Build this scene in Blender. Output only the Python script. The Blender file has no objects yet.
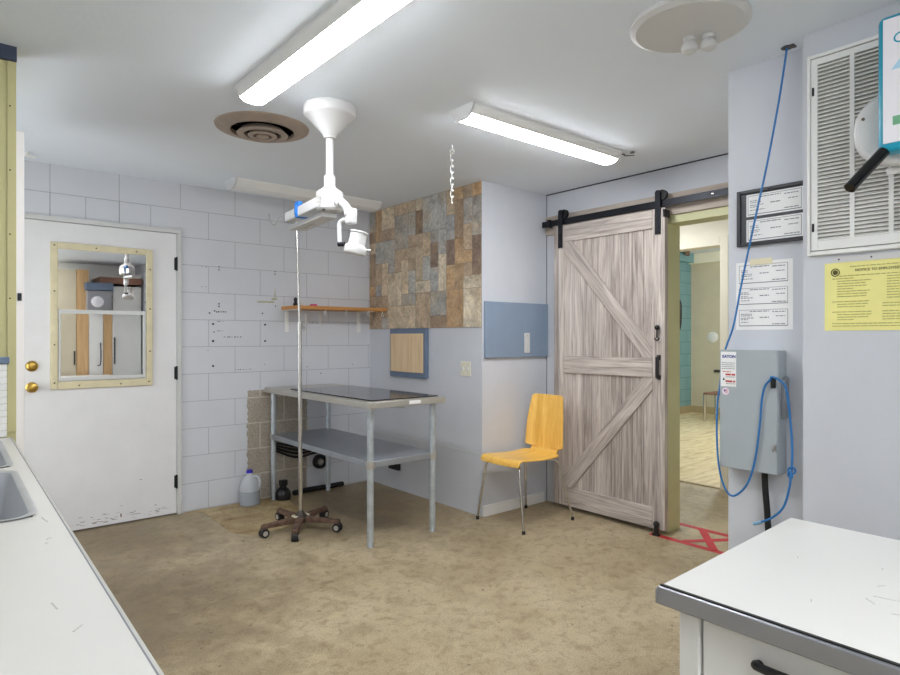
import bpy, bmesh, math, random
from mathutils import Vector, Matrix
random.seed(7)
C = bpy.context.scene.collection
PI = math.pi

# ------------------------------------------------------------------ materials
def lin(r, g, b):
    f = lambda c: (c/255/12.92) if c/255 <= .04045 else ((c/255+.055)/1.055)**2.4
    return (f(r), f(g), f(b), 1)

def newmat(name):
    m = bpy.data.materials.new(name); m.use_nodes = True
    nt = m.node_tree
    return m, nt, nt.nodes['Principled BSDF']

def N(nt, typ, **kw):
    n = nt.nodes.new(typ)
    for k, v in kw.items():
        if k == 'inp':
            for kk, vv in v.items(): n.inputs[kk].default_value = vv
        else: setattr(n, k, v)
    return n

def mixc(nt, fac, a, b, blend='MIX'):
    n = nt.nodes.new('ShaderNodeMix'); n.data_type = 'RGBA'; n.blend_type = blend
    for sock, v in ((0, fac), (6, a), (7, b)):
        if hasattr(v, 'is_output'): nt.links.new(v, n.inputs[sock])
        else: n.inputs[sock].default_value = v
    return n.outputs[2]

def math_(nt, op, a, b=None, clamp=False):
    n = nt.nodes.new('ShaderNodeMath'); n.operation = op; n.use_clamp = clamp
    for i, v in ((0, a), (1, b)):
        if v is None: continue
        if hasattr(v, 'is_output'): nt.links.new(v, n.inputs[i])
        else: n.inputs[i].default_value = v
    return n.outputs[0]

def ramp(nt, fac, stops):
    n = nt.nodes.new('ShaderNodeValToRGB')
    el = n.color_ramp.elements
    while len(el) < len(stops): el.new(.5)
    for e, (p, c) in zip(el, stops): e.position = p; e.color = c
    nt.links.new(fac, n.inputs[0])
    return n.outputs[0]

def coords(nt, scale=(1, 1, 1), rot=(0, 0, 0), loc=(0, 0, 0)):
    tc = nt.nodes.new('ShaderNodeTexCoord'); mp = nt.nodes.new('ShaderNodeMapping')
    mp.inputs['Scale'].default_value = scale; mp.inputs['Rotation'].default_value = rot
    mp.inputs['Location'].default_value = loc
    nt.links.new(tc.outputs['Object'], mp.inputs[0])
    return mp.outputs[0]

def noise(nt, vec, scale, detail=4, rough=.5, dist=0):
    n = nt.nodes.new('ShaderNodeTexNoise'); n.inputs['Scale'].default_value = scale
    n.inputs['Detail'].default_value = detail; n.inputs['Roughness'].default_value = rough
    n.inputs['Distortion'].default_value = dist
    nt.links.new(vec, n.inputs['Vector'])
    return n.outputs['Fac']

def bump(nt, b, height, strength=.2, dist=.01):
    n = nt.nodes.new('ShaderNodeBump'); n.inputs['Strength'].default_value = strength
    n.inputs['Distance'].default_value = dist
    nt.links.new(height, n.inputs['Height']); nt.links.new(n.outputs[0], b.inputs['Normal'])

def pbr(name, rgb, rough=.5, metal=0, var=0, vscale=6, bmp=0, bscale=60, spec=.5, stretch=(1, 1, 1)):
    m, nt, b = newmat(name)
    col = lin(*rgb)
    b.inputs['Base Color'].default_value = col
    b.inputs['Roughness'].default_value = rough; b.inputs['Metallic'].default_value = metal
    b.inputs['Specular IOR Level'].default_value = spec
    v = coords(nt, stretch)
    if var:
        f = noise(nt, v, vscale, 5, .6)
        dark = tuple(c*(1-var) for c in col[:3])+(1,); lite = tuple(min(1, c*(1+var)) for c in col[:3])+(1,)
        nt.links.new(ramp(nt, f, [(.3, dark), (.7, lite)]), b.inputs['Base Color'])
    if bmp: bump(nt, b, noise(nt, v, bscale, 3), bmp, .004)
    return m

def wood(name, light, dark, axis, scale=1.0, rough=.55, rotx=0, contrast=(.28, .68), planks=0):
    """grain runs along axis (0, 1, 2); rotx turns the grain about X"""
    m, nt, b = newmat(name)
    s = [14*scale]*3; s[axis] = .9*scale
    tc = nt.nodes.new('ShaderNodeTexCoord')
    mp0 = nt.nodes.new('ShaderNodeMapping'); mp0.inputs['Rotation'].default_value = (rotx, 0, 0)
    nt.links.new(tc.outputs['Object'], mp0.inputs[0])
    mp = nt.nodes.new('ShaderNodeMapping'); mp.inputs['Scale'].default_value = s
    nt.links.new(mp0.outputs[0], mp.inputs[0])
    f1 = noise(nt, mp.outputs[0], 1.6, 6, .62, 1.1)
    s2 = [70*scale]*3; s2[axis] = 2.2*scale
    mp2 = nt.nodes.new('ShaderNodeMapping'); mp2.inputs['Scale'].default_value = s2
    nt.links.new(mp0.outputs[0], mp2.inputs[0])
    f2 = noise(nt, mp2.outputs[0], 1.5, 3, .6)
    f = math_(nt, 'ADD', math_(nt, 'MULTIPLY', f1, .65), math_(nt, 'MULTIPLY', f2, .35))
    if planks:
        sx = nt.nodes.new('ShaderNodeSeparateXYZ'); nt.links.new(tc.outputs['Object'], sx.inputs[0])
        fl = math_(nt, 'FLOOR', math_(nt, 'MULTIPLY', sx.outputs[1], planks))
        wn = nt.nodes.new('ShaderNodeTexWhiteNoise'); wn.noise_dimensions = '1D'; nt.links.new(fl, wn.inputs['W'])
        f = math_(nt, 'ADD', f, math_(nt, 'MULTIPLY', math_(nt, 'SUBTRACT', wn.outputs[0], .5), .13))
    c = ramp(nt, f, [(contrast[0], lin(*dark)), (contrast[1], lin(*light))])
    nt.links.new(c, b.inputs['Base Color']); b.inputs['Roughness'].default_value = rough
    bump(nt, b, f2, .12, .003)
    return m

M = {}
WALL = (202, 205, 212)
M['wall'] = pbr('wall_paint', WALL, .55, var=.04, vscale=2, bmp=.12, bscale=90)
M['ceiling'] = pbr('ceiling_paint', (228, 235, 243), .8, var=.012, vscale=1.5, bmp=.15, bscale=60)
M['white'] = pbr('white_paint', (232, 232, 230), .4, var=.015)
M['white_plastic'] = pbr('white_plastic', (206, 206, 206), .35)
M['door_white'] = pbr('door_white', (226, 226, 228), .5, var=.035, vscale=4)
M['trim_grey'] = pbr('trim_grey', (205, 206, 205), .5, var=.04)
M['tan_frame'] = pbr('tan_frame', (214, 204, 170), .5, var=.08, vscale=14)
M['screw'] = pbr('screw', (120, 112, 95), .4, 1)
M['brass'] = pbr('brass', (196, 160, 82), .28, 1)
M['black'] = pbr('black_plastic', (18, 18, 20), .4)
M['black_metal'] = pbr('black_metal', (36, 38, 44), .42, .6, var=.12, vscale=18)
M['dark_hole'] = pbr('dark_hole', (22, 20, 20), .9)
M['rubber'] = pbr('rubber', (28, 28, 30), .8)
M['green_wall'] = pbr('green_paint', (190, 184, 136), .6, var=.05, vscale=3)
M['jamb_green'] = pbr('jamb_green', (204, 203, 160), .55, var=.05, vscale=4)
M['navy'] = pbr('navy_paint', (52, 62, 84), .6, var=.08)
M['cream'] = pbr('cream_paint', (238, 232, 212), .6, var=.02)
M['teal_wall'] = pbr('teal_wall', (124, 170, 178), .5, var=.05, vscale=3)
M['tan_wall'] = pbr('tan_wall', (206, 196, 172), .6, var=.05, vscale=3)
M['tan_base'] = pbr('tan_base', (176, 160, 124), .6)
M['slate_blue'] = pbr('slate_blue', (134, 151, 172), .5, var=.05, vscale=4)
M['box_blue'] = pbr('box_blue', (104, 120, 144), .55, var=.08, vscale=7)
M['steel'] = pbr('stainless', (192, 189, 182), .36, .65, var=.07, vscale=9, stretch=(6, 1, 6))
M['galv'] = pbr('galvanised', (188, 197, 204), .36, .55, var=.14, vscale=20)
M['chrome'] = pbr('chrome', (205, 203, 200), .18, 1, var=.05)
M['shelf_steel'] = pbr('shelf_steel', (162, 167, 175), .36, .6, var=.08, vscale=6)
M['dark_glass'] = pbr('dark_glass', (44, 41, 42), .12, 0, var=.2, vscale=4)
M['rust'] = pbr('rusty_steel', (112, 88, 74), .7, .3, var=.45, vscale=22)
M['dark_steel'] = pbr('dark_steel', (84, 76, 72), .5, .5, var=.3, vscale=20)
M['caster'] = pbr('caster_grey', (170, 165, 158), .5, var=.1)
M['panel_grey'] = pbr('panel_grey', (168, 176, 181), .45, var=.03)
M['blue_cable'] = pbr('blue_cable', (36, 112, 176), .45)
M['paper'] = pbr('paper', (240, 240, 240), .75)
M['yellow_paper'] = pbr('yellow_paper', (236, 230, 150), .65, var=.03)
M['tape_cream'] = pbr('masking_tape', (228, 220, 190), .6)
M['ink'] = pbr('ink', (128, 130, 136), .8)
M['ink_dark'] = pbr('ink_dark', (48, 50, 54), .8)
M['olive_ink'] = pbr('olive_ink', (172, 166, 100), .8)
M['olive_ink_dark'] = pbr('olive_ink_dark', (84, 80, 44), .8)
M['blue_ink'] = pbr('blue_ink', (30, 62, 140), .6)
M['red_ink'] = pbr('red_ink', (188, 60, 52), .6)
M['pink_sticker'] = pbr('pink_sticker', (232, 214, 226), .5)
M['teal'] = pbr('teal_plastic', (18, 152, 182), .35)
M['label_white'] = pbr('label_white', (238, 236, 242), .4)
M['lcd'] = pbr('green_lcd', (118, 176, 138), .3)
M['pale_blue'] = pbr('pale_blue', (176, 214, 236), .4)
M['counter'] = pbr('counter_laminate', (208, 206, 201), .35, var=.03, vscale=3)
M['counter_edge'] = pbr('counter_edge', (186, 185, 178), .5, var=.05)
M['sink'] = pbr('sink_steel', (190, 192, 195), .5, .6, var=.08, vscale=5)
M['desk_top'] = pbr('desk_top', (216, 215, 212), .35, var=.015, vscale=2)
M['desk_edge'] = pbr('desk_edge', (158, 160, 166), .32, .85, var=.04)
M['desk_body'] = pbr('desk_body', (222, 223, 222), .5, var=.02)
M['scuff'] = pbr('scuff', (186, 184, 180), .7)
M['brown_vent'] = pbr('vent_tan', (168, 152, 138), .5, var=.12, vscale=10)
M['red_tape'] = pbr('red_tape', (186, 34, 52), .5, var=.12, vscale=12)
M['blue_tape'] = pbr('blue_tape', (28, 112, 196), .5)
M['blue_cap'] = pbr('blue_cap', (52, 40, 176), .4)
M['pink'] = pbr('pink', (214, 80, 130), .5)
M['almond'] = pbr('almond', (226, 222, 204), .4)
M['stain'] = pbr('glue_stain', (176, 172, 148), .6, var=.1, vscale=20)
M['plank_wall'] = wood('birch_board', (236, 212, 174), (204, 170, 128), 2, 1.1)
M['shelf_wood'] = wood('shelf_wood', (208, 150, 82), (164, 108, 54), 0, 1.2)
M['chair_wood'] = wood('chair_wood', (252, 208, 112), (224, 166, 62), 2, .9, .35, planks=22)
M['seat_wood'] = wood('seat_wood', (252, 208, 112), (224, 166, 62), 0, .9, .35, planks=22)
BL, BD = (222, 212, 204), (118, 105, 99)
M['barn_v'] = wood('barn_vertical', BL, BD, 2, 1.35, .7, planks=9.6)
M['barn_y'] = wood('barn_horizontal', BL, BD, 1, 1.3, .7)
M['header_wood'] = wood('header_wood', (204, 192, 180), (150, 136, 124), 1, 1.0, .7)
M['post_wood'] = wood('post_wood', (222, 188, 140), (188, 146, 98), 2, .8)
M['brown_wood'] = wood('brown_wood', (156, 112, 92), (112, 78, 62), 0, .8)

def emit(name, rgb, strength):
    m, nt, b = newmat(name)
    b.inputs['Base Color'].default_value = lin(*rgb)
    b.inputs['Emission Color'].default_value = (.955, .975, 1, 1)
    b.inputs['Emission Strength'].default_value = strength
    return m
M['lamp'] = emit('lamp_lens', (240, 240, 240), 27.0)
M['lens_off'] = pbr('lens_off', (232, 233, 232), .35, var=.02)

def block_wall():
    m, nt, b = newmat('painted_block')
    tc = nt.nodes.new('ShaderNodeTexCoord'); sp = nt.nodes.new('ShaderNodeSeparateXYZ')
    nt.links.new(tc.outputs['Object'], sp.inputs[0])
    x, z = sp.outputs[0], sp.outputs[2]
    cb = nt.nodes.new('ShaderNodeCombineXYZ')
    nt.links.new(math_(nt, 'ADD', x, -1.401+4.064), cb.inputs[0]); nt.links.new(math_(nt, 'ADD', z, -.008+.8128), cb.inputs[1])
    def brick(ms, smooth):
        br = nt.nodes.new('ShaderNodeTexBrick'); nt.links.new(cb.outputs[0], br.inputs['Vector'])
        br.offset = .5; br.offset_frequency = 2; br.squash = 1
        br.inputs['Scale'].default_value = 1; br.inputs['Mortar Size'].default_value = ms
        br.inputs['Mortar Smooth'].default_value = smooth; br.inputs['Bias'].default_value = 0
        br.inputs['Brick Width'].default_value = .4064; br.inputs['Row Height'].default_value = .2032
        br.inputs['Color1'].default_value = (1, 1, 1, 1); br.inputs['Color2'].default_value = (.9, .9, .9, 1)
        br.inputs['Mortar'].default_value = (0, 0, 0, 1)
        return br
    br = brick(.0022, .4)
    v = coords(nt)
    n1 = noise(nt, v, 1.6, 5, .6); n2 = noise(nt, v, 130, 2, .5); n3 = noise(nt, v, 34, 4, .6)
    paint = ramp(nt, n1, [(.25, lin(203, 206, 213)), (.75, lin(213, 216, 222))])
    paint = mixc(nt, br.outputs['Fac'], paint, lin(158, 159, 163))
    # bare block behind the table
    br2 = brick(.0055, .1)
    bare = ramp(nt, n2, [(.35, lin(140, 132, 121)), (.65, lin(186, 176, 162))])
    bare = mixc(nt, br2.outputs['Fac'], bare, lin(196, 190, 178))
    jit = math_(nt, 'MULTIPLY', math_(nt, 'SUBTRACT', n3, .5), .05)
    xj = math_(nt, 'ADD', x, jit); zj = math_(nt, 'ADD', z, jit)
    k = math_(nt, 'MULTIPLY', math_(nt, 'MULTIPLY', math_(nt, 'GREATER_THAN', xj, 1.905), math_(nt, 'LESS_THAN', xj, 2.42)),
              math_(nt, 'LESS_THAN', zj, .875))
    col = mixc(nt, k, paint, bare)
    nt.links.new(col, b.inputs['Base Color']); b.inputs['Roughness'].default_value = .55
    h = math_(nt, 'SUBTRACT', math_(nt, 'MULTIPLY', n2, .12), br.outputs['Fac'])
    bump(nt, b, h, .45, .004)
    return m
M['block'] = block_wall()

def floor_mat():
    m, nt, b = newmat('worn_concrete')
    v = coords(nt)
    n1 = noise(nt, v, .9, 5, .6, .4); n2 = noise(nt, v, 5, 6, .65, .3); n3 = noise(nt, v, 170, 4, .75); n5 = noise(nt, v, 17, 5, .7, .6); n6 = noise(nt, v, 26, 2, .4)
    base = ramp(nt, n1, [(.3, lin(164, 146, 114)), (.5, lin(182, 166, 135)), (.7, lin(195, 180, 151))])
    mot = ramp(nt, n2, [(.25, lin(200, 192, 178)), (.6, lin(255, 255, 255))])
    c = mixc(nt, .55, base, mot, 'MULTIPLY')
    c = mixc(nt, .7, c, ramp(nt, n5, [(.3, lin(196, 184, 164)), (.5, (1, 1, 1, 1)), (.72, (1.1, 1.08, 1.04, 1))]), 'MULTIPLY')
    c = mixc(nt, math_(nt, 'MULTIPLY', math_(nt, 'GREATER_THAN', n6, .735), .7), c, lin(92, 74, 52))
    spk = ramp(nt, n3, [(.36, lin(110, 98, 78)), (.48, lin(255, 255, 255)), (.62, lin(255, 255, 255)), (.74, (1.25, 1.22, 1.15, 1))])
    c = mixc(nt, .75, c, spk, 'MULTIPLY')
    # brown staining towards the two doors; under the table, stain with painted-in shade
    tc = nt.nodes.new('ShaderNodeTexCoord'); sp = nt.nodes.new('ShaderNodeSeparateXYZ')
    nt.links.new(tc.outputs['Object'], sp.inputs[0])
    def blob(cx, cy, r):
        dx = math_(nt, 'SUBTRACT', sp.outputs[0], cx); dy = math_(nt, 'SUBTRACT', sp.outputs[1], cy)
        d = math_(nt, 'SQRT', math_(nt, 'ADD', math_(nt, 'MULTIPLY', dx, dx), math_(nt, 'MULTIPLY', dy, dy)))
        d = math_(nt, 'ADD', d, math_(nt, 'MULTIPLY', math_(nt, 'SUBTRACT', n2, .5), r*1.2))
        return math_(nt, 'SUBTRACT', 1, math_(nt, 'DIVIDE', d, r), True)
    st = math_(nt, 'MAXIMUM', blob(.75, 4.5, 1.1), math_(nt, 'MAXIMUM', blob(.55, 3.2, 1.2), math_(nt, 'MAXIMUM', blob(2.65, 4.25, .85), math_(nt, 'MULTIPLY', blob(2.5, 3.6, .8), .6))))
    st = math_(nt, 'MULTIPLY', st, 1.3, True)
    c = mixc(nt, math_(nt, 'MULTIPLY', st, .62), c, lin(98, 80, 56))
    n4 = noise(nt, v, 2.2, 3, .5, 1.5)
    crack = math_(nt, 'LESS_THAN', math_(nt, 'ABSOLUTE', math_(nt, 'SUBTRACT', n4, .5)), .0016)
    c = mixc(nt, math_(nt, 'MULTIPLY', crack, .35), c, lin(120, 106, 84))
    nt.links.new(c, b.inputs['Base Color'])
    nt.links.new(ramp(nt, n2, [(.3, (.35, .35, .35, 1)), (.7, (.6, .6, .6, 1))]), b.inputs['Roughness'])
    bump(nt, b, n3, .12, .003)
    return m
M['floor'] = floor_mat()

def pad_mat():
    m, nt, b = newmat('stained_pad')
    v = coords(nt)
    n2 = noise(nt, v, 4, 6, .65, .5); n3 = noise(nt, v, 60, 3, .7)
    c = ramp(nt, n2, [(.28, lin(104, 78, 46)), (.42, lin(160, 136, 96)), (.6, lin(192, 172, 132)), (.78, lin(150, 108, 58))])
    c = mixc(nt, .5, c, ramp(nt, n3, [(.3, lin(150, 140, 120)), (.6, (1, 1, 1, 1))]), 'MULTIPLY')
    nt.links.new(c, b.inputs['Base Color']); b.inputs['Roughness'].default_value = .55
    return m
M['pad'] = pad_mat()

def vinyl_mat():
    m, nt, b = newmat('cream_vinyl')
    f = noise(nt, coords(nt, (3, 16, 1)), 1.0, 5, .65, .6)
    c = ramp(nt, f, [(.3, lin(186, 160, 114)), (.5, lin(226, 206, 164)), (.7, lin(240, 226, 192))])
    nt.links.new(c, b.inputs['Base Color']); b.inputs['Roughness'].default_value = .4
    return m
M['vinyl'] = vinyl_mat()

def teal_block():
    m, nt, b = newmat('teal_block')
    br = nt.nodes.new('ShaderNodeTexBrick')
    tc = nt.nodes.new('ShaderNodeTexCoord'); sp = nt.nodes.new('ShaderNodeSeparateXYZ'); cb = nt.nodes.new('ShaderNodeCombineXYZ')
    nt.links.new(tc.outputs['Object'], sp.inputs[0]); nt.links.new(sp.outputs[0], cb.inputs[0]); nt.links.new(sp.outputs[2], cb.inputs[1])
    nt.links.new(cb.outputs[0], br.inputs['Vector'])
    br.inputs['Scale'].default_value = 1; br.inputs['Mortar Size'].default_value = .006
    br.inputs['Brick Width'].default_value = .4064; br.inputs['Row Height'].default_value = .2032
    br.inputs['Color1'].default_value = lin(128, 170, 178); br.inputs['Color2'].default_value = lin(120, 164, 172)
    br.inputs['Mortar'].default_value = lin(98, 140, 148)
    nt.links.new(br.outputs['Color'], b.inputs['Base Color']); b.inputs['Roughness'].default_value = .5
    return m
M['teal_block'] = teal_block()

def stone_mat():
    m, nt, b = newmat('stone_look_vinyl')
    at = nt.nodes.new('ShaderNodeAttribute'); at.attribute_name = 'tile_tint'
    v = coords(nt)
    off = nt.nodes.new('ShaderNodeVectorMath'); off.operation = 'MULTIPLY_ADD'; off.inputs[1].default_value = (9, 9, 9)
    nt.links.new(at.outputs['Color'], off.inputs[0]); nt.links.new(v, off.inputs[2])
    n1 = noise(nt, off.outputs[0], 11, 6, .68, .5); n2 = noise(nt, off.outputs[0], 46, 5, .7, .3); n3 = noise(nt, off.outputs[0], 5, 3, .5)
    c = mixc(nt, ramp(nt, n3, [(.45, (0, 0, 0, 1)), (.7, (.6, .6, .6, 1))]), at.outputs['Color'], lin(188, 166, 136))
    c = mixc(nt, 1.0, c, ramp(nt, n1, [(.25, (.55, .53, .51, 1)), (.5, (1, 1, 1, 1)), (.75, (1.4, 1.38, 1.34, 1))]), 'MULTIPLY')
    c = mixc(nt, .8, c, ramp(nt, n2, [(.3, (.6, .57, .54, 1)), (.55, (1, 1, 1, 1)), (.75, (1.25, 1.25, 1.22, 1))]), 'MULTIPLY')
    nt.links.new(c, b.inputs['Base Color']); b.inputs['Roughness'].default_value = .55
    return m
M['stone'] = stone_mat()

def glass_film():
    m, nt, b = newmat('mirrored_window_film')
    b.inputs['Base Color'].default_value = (.93, .92, .90, 1); b.inputs['Metallic'].default_value = 1
    b.inputs['Roughness'].default_value = .015
    return m
M['film'] = glass_film()

def plastic_jug():
    m, nt, b = newmat('milky_plastic')
    b.inputs['Base Color'].default_value = lin(226, 230, 236); b.inputs['Roughness'].default_value = .3
    b.inputs['Transmission Weight'].default_value = .45; b.inputs['IOR'].default_value = 1.2
    return m
M['jug'] = plastic_jug()
M['water'] = pbr('water_level', (158, 165, 174), .15)

# ------------------------------------------------------------------ mesh builder
class MB:
    def __init__(s): s.bm = bmesh.new()
    def box(s, x0, x1, y0, y1, z0, z1):
        r = bmesh.ops.create_cube(s.bm, size=1)
        for v in r['verts']:
            v.co = Vector(((x0+x1)/2+v.co.x*(x1-x0), (y0+y1)/2+v.co.y*(y1-y0), (z0+z1)/2+v.co.z*(z1-z0)))
        return s
    def hexa(s, pts):
        """8 points: bottom four, then top four"""
        v = [s.bm.verts.new(p) for p in pts]
        for f in ((3, 2, 1, 0), (4, 5, 6, 7), (0, 1, 5, 4), (1, 2, 6, 5), (2, 3, 7, 6), (3, 0, 4, 7)):
            s.bm.faces.new([v[i] for i in f])
        return s
    def prism(s, poly, d):
        """poly: coplanar points; extruded by vector d"""
        d = Vector(d); a = [s.bm.verts.new(p) for p in poly]; b = [s.bm.verts.new(Vector(p)+d) for p in poly]
        n = len(a); s.bm.faces.new(a[::-1]); s.bm.faces.new(b)
        for i in range(n): s.bm.faces.new((a[i], a[(i+1) % n], b[(i+1) % n], b[i]))
        return s
    def lathe(s, prof, c, axis=(0, 0, 1), seg=24, cap=True):
        """prof: (radius, height) along axis from c"""
        ax = Vector(axis).normalized(); q = ax.to_track_quat('Z', 'Y'); rings = []
        for r, h in prof:
            rings.append([s.bm.verts.new(Vector(c)+q @ Vector((r*math.cos(2*PI*i/seg), r*math.sin(2*PI*i/seg), h))) for i in range(seg)])
        for a, b in zip(rings, rings[1:]):
            for i in range(seg): s.bm.faces.new((a[i], a[(i+1) % seg], b[(i+1) % seg], b[i]))
        if cap: s.bm.faces.new(rings[0][::-1]); s.bm.faces.new(rings[-1])
        return s
    def cyl(s, p0, p1, r0, r1=None, seg=16):
        p0, p1 = Vector(p0), Vector(p1)
        return s.lathe([(r0, 0), (r0 if r1 is None else r1, (p1-p0).length)], p0, p1-p0, seg)
    def tube(s, pts, r, seg=10, cap=True):
        pts = [Vector(p) for p in pts]; rings = []; up = None
        for i, p in enumerate(pts):
            t = (pts[min(i+1, len(pts)-1)]-pts[max(i-1, 0)]).normalized()
            if up is None: up = t.orthogonal().normalized()
            up = (up-t*up.dot(t)).normalized(); w = t.cross(up)
            rr = r[i] if isinstance(r, (list, tuple)) else r
            rings.append([s.bm.verts.new(p+rr*(math.cos(2*PI*k/seg)*up+math.sin(2*PI*k/seg)*w)) for k in range(seg)])
        for a, b in zip(rings, rings[1:]):
            for k in range(seg): s.bm.faces.new((a[k], a[(k+1) % seg], b[(k+1) % seg], b[k]))
        if cap: s.bm.faces.new(rings[0][::-1]); s.bm.faces.new(rings[-1])
        return s
    def ball(s, c, r, sc=(1, 1, 1)):
        m = Matrix.Translation(c) @ Matrix.Diagonal((r*sc[0], r*sc[1], r*sc[2], 1))
        bmesh.ops.create_uvsphere(s.bm, u_segments=16, v_segments=10, radius=1, matrix=m)
        return s
    def torus(s, c, R, r, axis=(0, 0, 1), a0=0, a1=2*PI, n=24, seg=8):
        q = Vector(axis).normalized().to_track_quat('Z', 'Y')
        pts = [Vector(c)+q @ Vector((R*math.cos(a0+(a1-a0)*i/n), R*math.sin(a0+(a1-a0)*i/n), 0)) for i in range(n+1)]
        return s.tube(pts, r, seg)
    def build(s, name, mat, parent=None, bevel=0, smooth=True, origin=None, seg=2):
        o_at = Vector(parent.get('_o', (0, 0, 0))) if parent is not None else Vector(origin or (0, 0, 0))
        bmesh.ops.recalc_face_normals(s.bm, faces=s.bm.faces)
        me = bpy.data.meshes.new(name)
        for v in s.bm.verts: v.co -= o_at
        s.bm.to_mesh(me); s.bm.free()
        me.materials.append(M[mat] if isinstance(mat, str) else mat)
        o = bpy.data.objects.new(name, me); C.objects.link(o)
        if parent is not None:
            o.parent = parent
            o['_o'] = tuple(o_at)
        else:
            o.location = o_at; o['_o'] = tuple(o_at)
        if smooth:
            for p in me.polygons: p.use_smooth = True
            try: me.set_sharp_from_angle(angle=math.radians(35))
            except Exception: pass
        if bevel:
            md = o.modifiers.new('bevel', 'BEVEL'); md.width = bevel; md.segments = seg; md.limit_method = 'ANGLE'
        return o

def box(name, mat, parent, x0, x1, y0, y1, z0, z1, bevel=0, origin=None):
    return MB().box(x0, x1, y0, y1, z0, z1).build(name, mat, parent, bevel, origin=origin)
def tag(o, label, cat, group=None, kind=None):
    o['label'] = label; o['category'] = cat
    if group: o['group'] = group
    if kind: o['kind'] = kind
    return o
def thing(name, loc, label, cat, group=None):
    o = bpy.data.objects.new(name, None); C.objects.link(o); o.location = loc; o.empty_display_size = .05
    o['_o'] = tuple(loc)
    return tag(o, label, cat, group)
def struct(o, label=None):
    o['kind'] = 'structure'
    if label: o['label'] = label
    return o
def spline(pts, n=8):
    P = [Vector(p) for p in pts]; P = [2*P[0]-P[1]]+P+[2*P[-1]-P[-2]]; out = []
    for i in range(1, len(P)-2):
        a, b, c, d = P[i-1:i+3]
        for k in range(n):
            t = k/n
            out.append(.5*((2*b)+(c-a)*t+(2*a-5*b+4*c-d)*t*t+(3*b-a-3*c+d)*t**3))
    out.append(P[-2]); return out

RX = Matrix(((0, 0, -1), (-1, 0, 0), (0, 1, 0)))        # lettering read from the -X side
def letters(name, txt, size, at, mat, parent, rot=RX, align='LEFT', depth=.0006, bold=0):
    cu = bpy.data.curves.new(name, 'FONT'); cu.body = txt; cu.size = size; cu.align_x = align
    cu.extrude = depth; cu.offset = bold
    tmp = bpy.data.objects.new(name, cu); C.objects.link(tmp)
    bpy.context.view_layer.update()
    me = bpy.data.meshes.new_from_object(tmp.evaluated_get(bpy.context.evaluated_depsgraph_get()))
    bpy.data.objects.remove(tmp)
    o_at = Vector(parent.get('_o', (0, 0, 0)))
    me.transform(Matrix.Translation(Vector(at)-o_at) @ rot.to_4x4())
    me.materials.clear(); me.materials.append(M[mat])
    o = bpy.data.objects.new(name, me); C.objects.link(o); o.parent = parent; o['_o'] = tuple(o_at)
    return o
def dashes(mb, x, y0, y1, z, h, lo=.006, hi=.02, gap=.003):
    """a line of illegible small print on a face that looks towards -X, from y0 down to y1"""
    y = y0
    while y > y1+.002:
        w = min(random.uniform(lo, hi), y-y1)
        mb.box(x-.0006, x+.0004, y-w, y, z-h/2, z+h/2); y -= w+gap

# ------------------------------------------------------------------ the setting
H = 2.43
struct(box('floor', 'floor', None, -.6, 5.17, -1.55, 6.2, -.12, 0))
struct(box('ceiling', 'ceiling', None, -.6, 5.29, -1.55, 6.2, H, H+.1))
w = MB().box(-.6, .432, 4.76, 4.92, 0, H).box(.432, 1.376, 4.76, 4.92, 2.06, H).box(1.376, 3.15, 4.76, 4.92, 0, H).build('wall_back', 'block', None)
struct(w, 'painted grey block wall with a bare patch behind the table')
struct(MB().box(-.56, -.42, -1.55, -.7, 0, H).box(-.56, -.42, 2.5, 3.2, 0, H).box(-.56, -.42, 4.6, 4.76, 0, H).box(-.56, -.42, 3.2, 4.6, 0, .5).box(-.56, -.42, 3.2, 4.6, 2.2, H).box(-.56, -.42, -.7, 2.5, 0, 1.02).box(-.56, -.42, -.7, 2.5, 2.15, H).build('wall_left', 'wall', None))
wn = MB().box(-.50, -.45, -.7, -.64, 1.02, 2.15).box(-.50, -.45, 2.44, 2.5, 1.02, 2.15).box(-.50, -.45, -.7, 2.5, 1.02, 1.08).box(-.50, -.45, -.7, 2.5, 2.09, 2.15).box(-.50, -.45, .34, .40, 1.02, 2.15).box(-.50, -.45, 1.40, 1.46, 1.02, 2.15)
w2 = MB().box(-.50, -.45, 3.2, 3.26, .5, 2.2).box(-.50, -.45, 4.54, 4.6, .5, 2.2).box(-.50, -.45, 3.2, 4.6, .5, .56).box(-.50, -.45, 3.2, 4.6, 2.14, 2.2).box(-.50, -.45, 3.87, 3.93, .5, 2.2)
struct(w2.build('added_window_2', 'white', None, .004), 'added unseen white framed window in the recess behind the olive wall')  # made-up opening out of view, lets fill light onto the back wall
struct(wn.build('added_window_1', 'white', None, .004), 'added unseen wide white framed window over the counter')  # invented window out of view, added to even out the room light
struct(box('wall_front', 'white', None, -.42, 2.5, -1.55, -1.43, 0, H))
a = struct(box('wall_alcove', 'wall', None, 3.046, 3.89, 3.27, 4.92, 0, H), 'boxed out corner wall beside the table')
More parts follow.
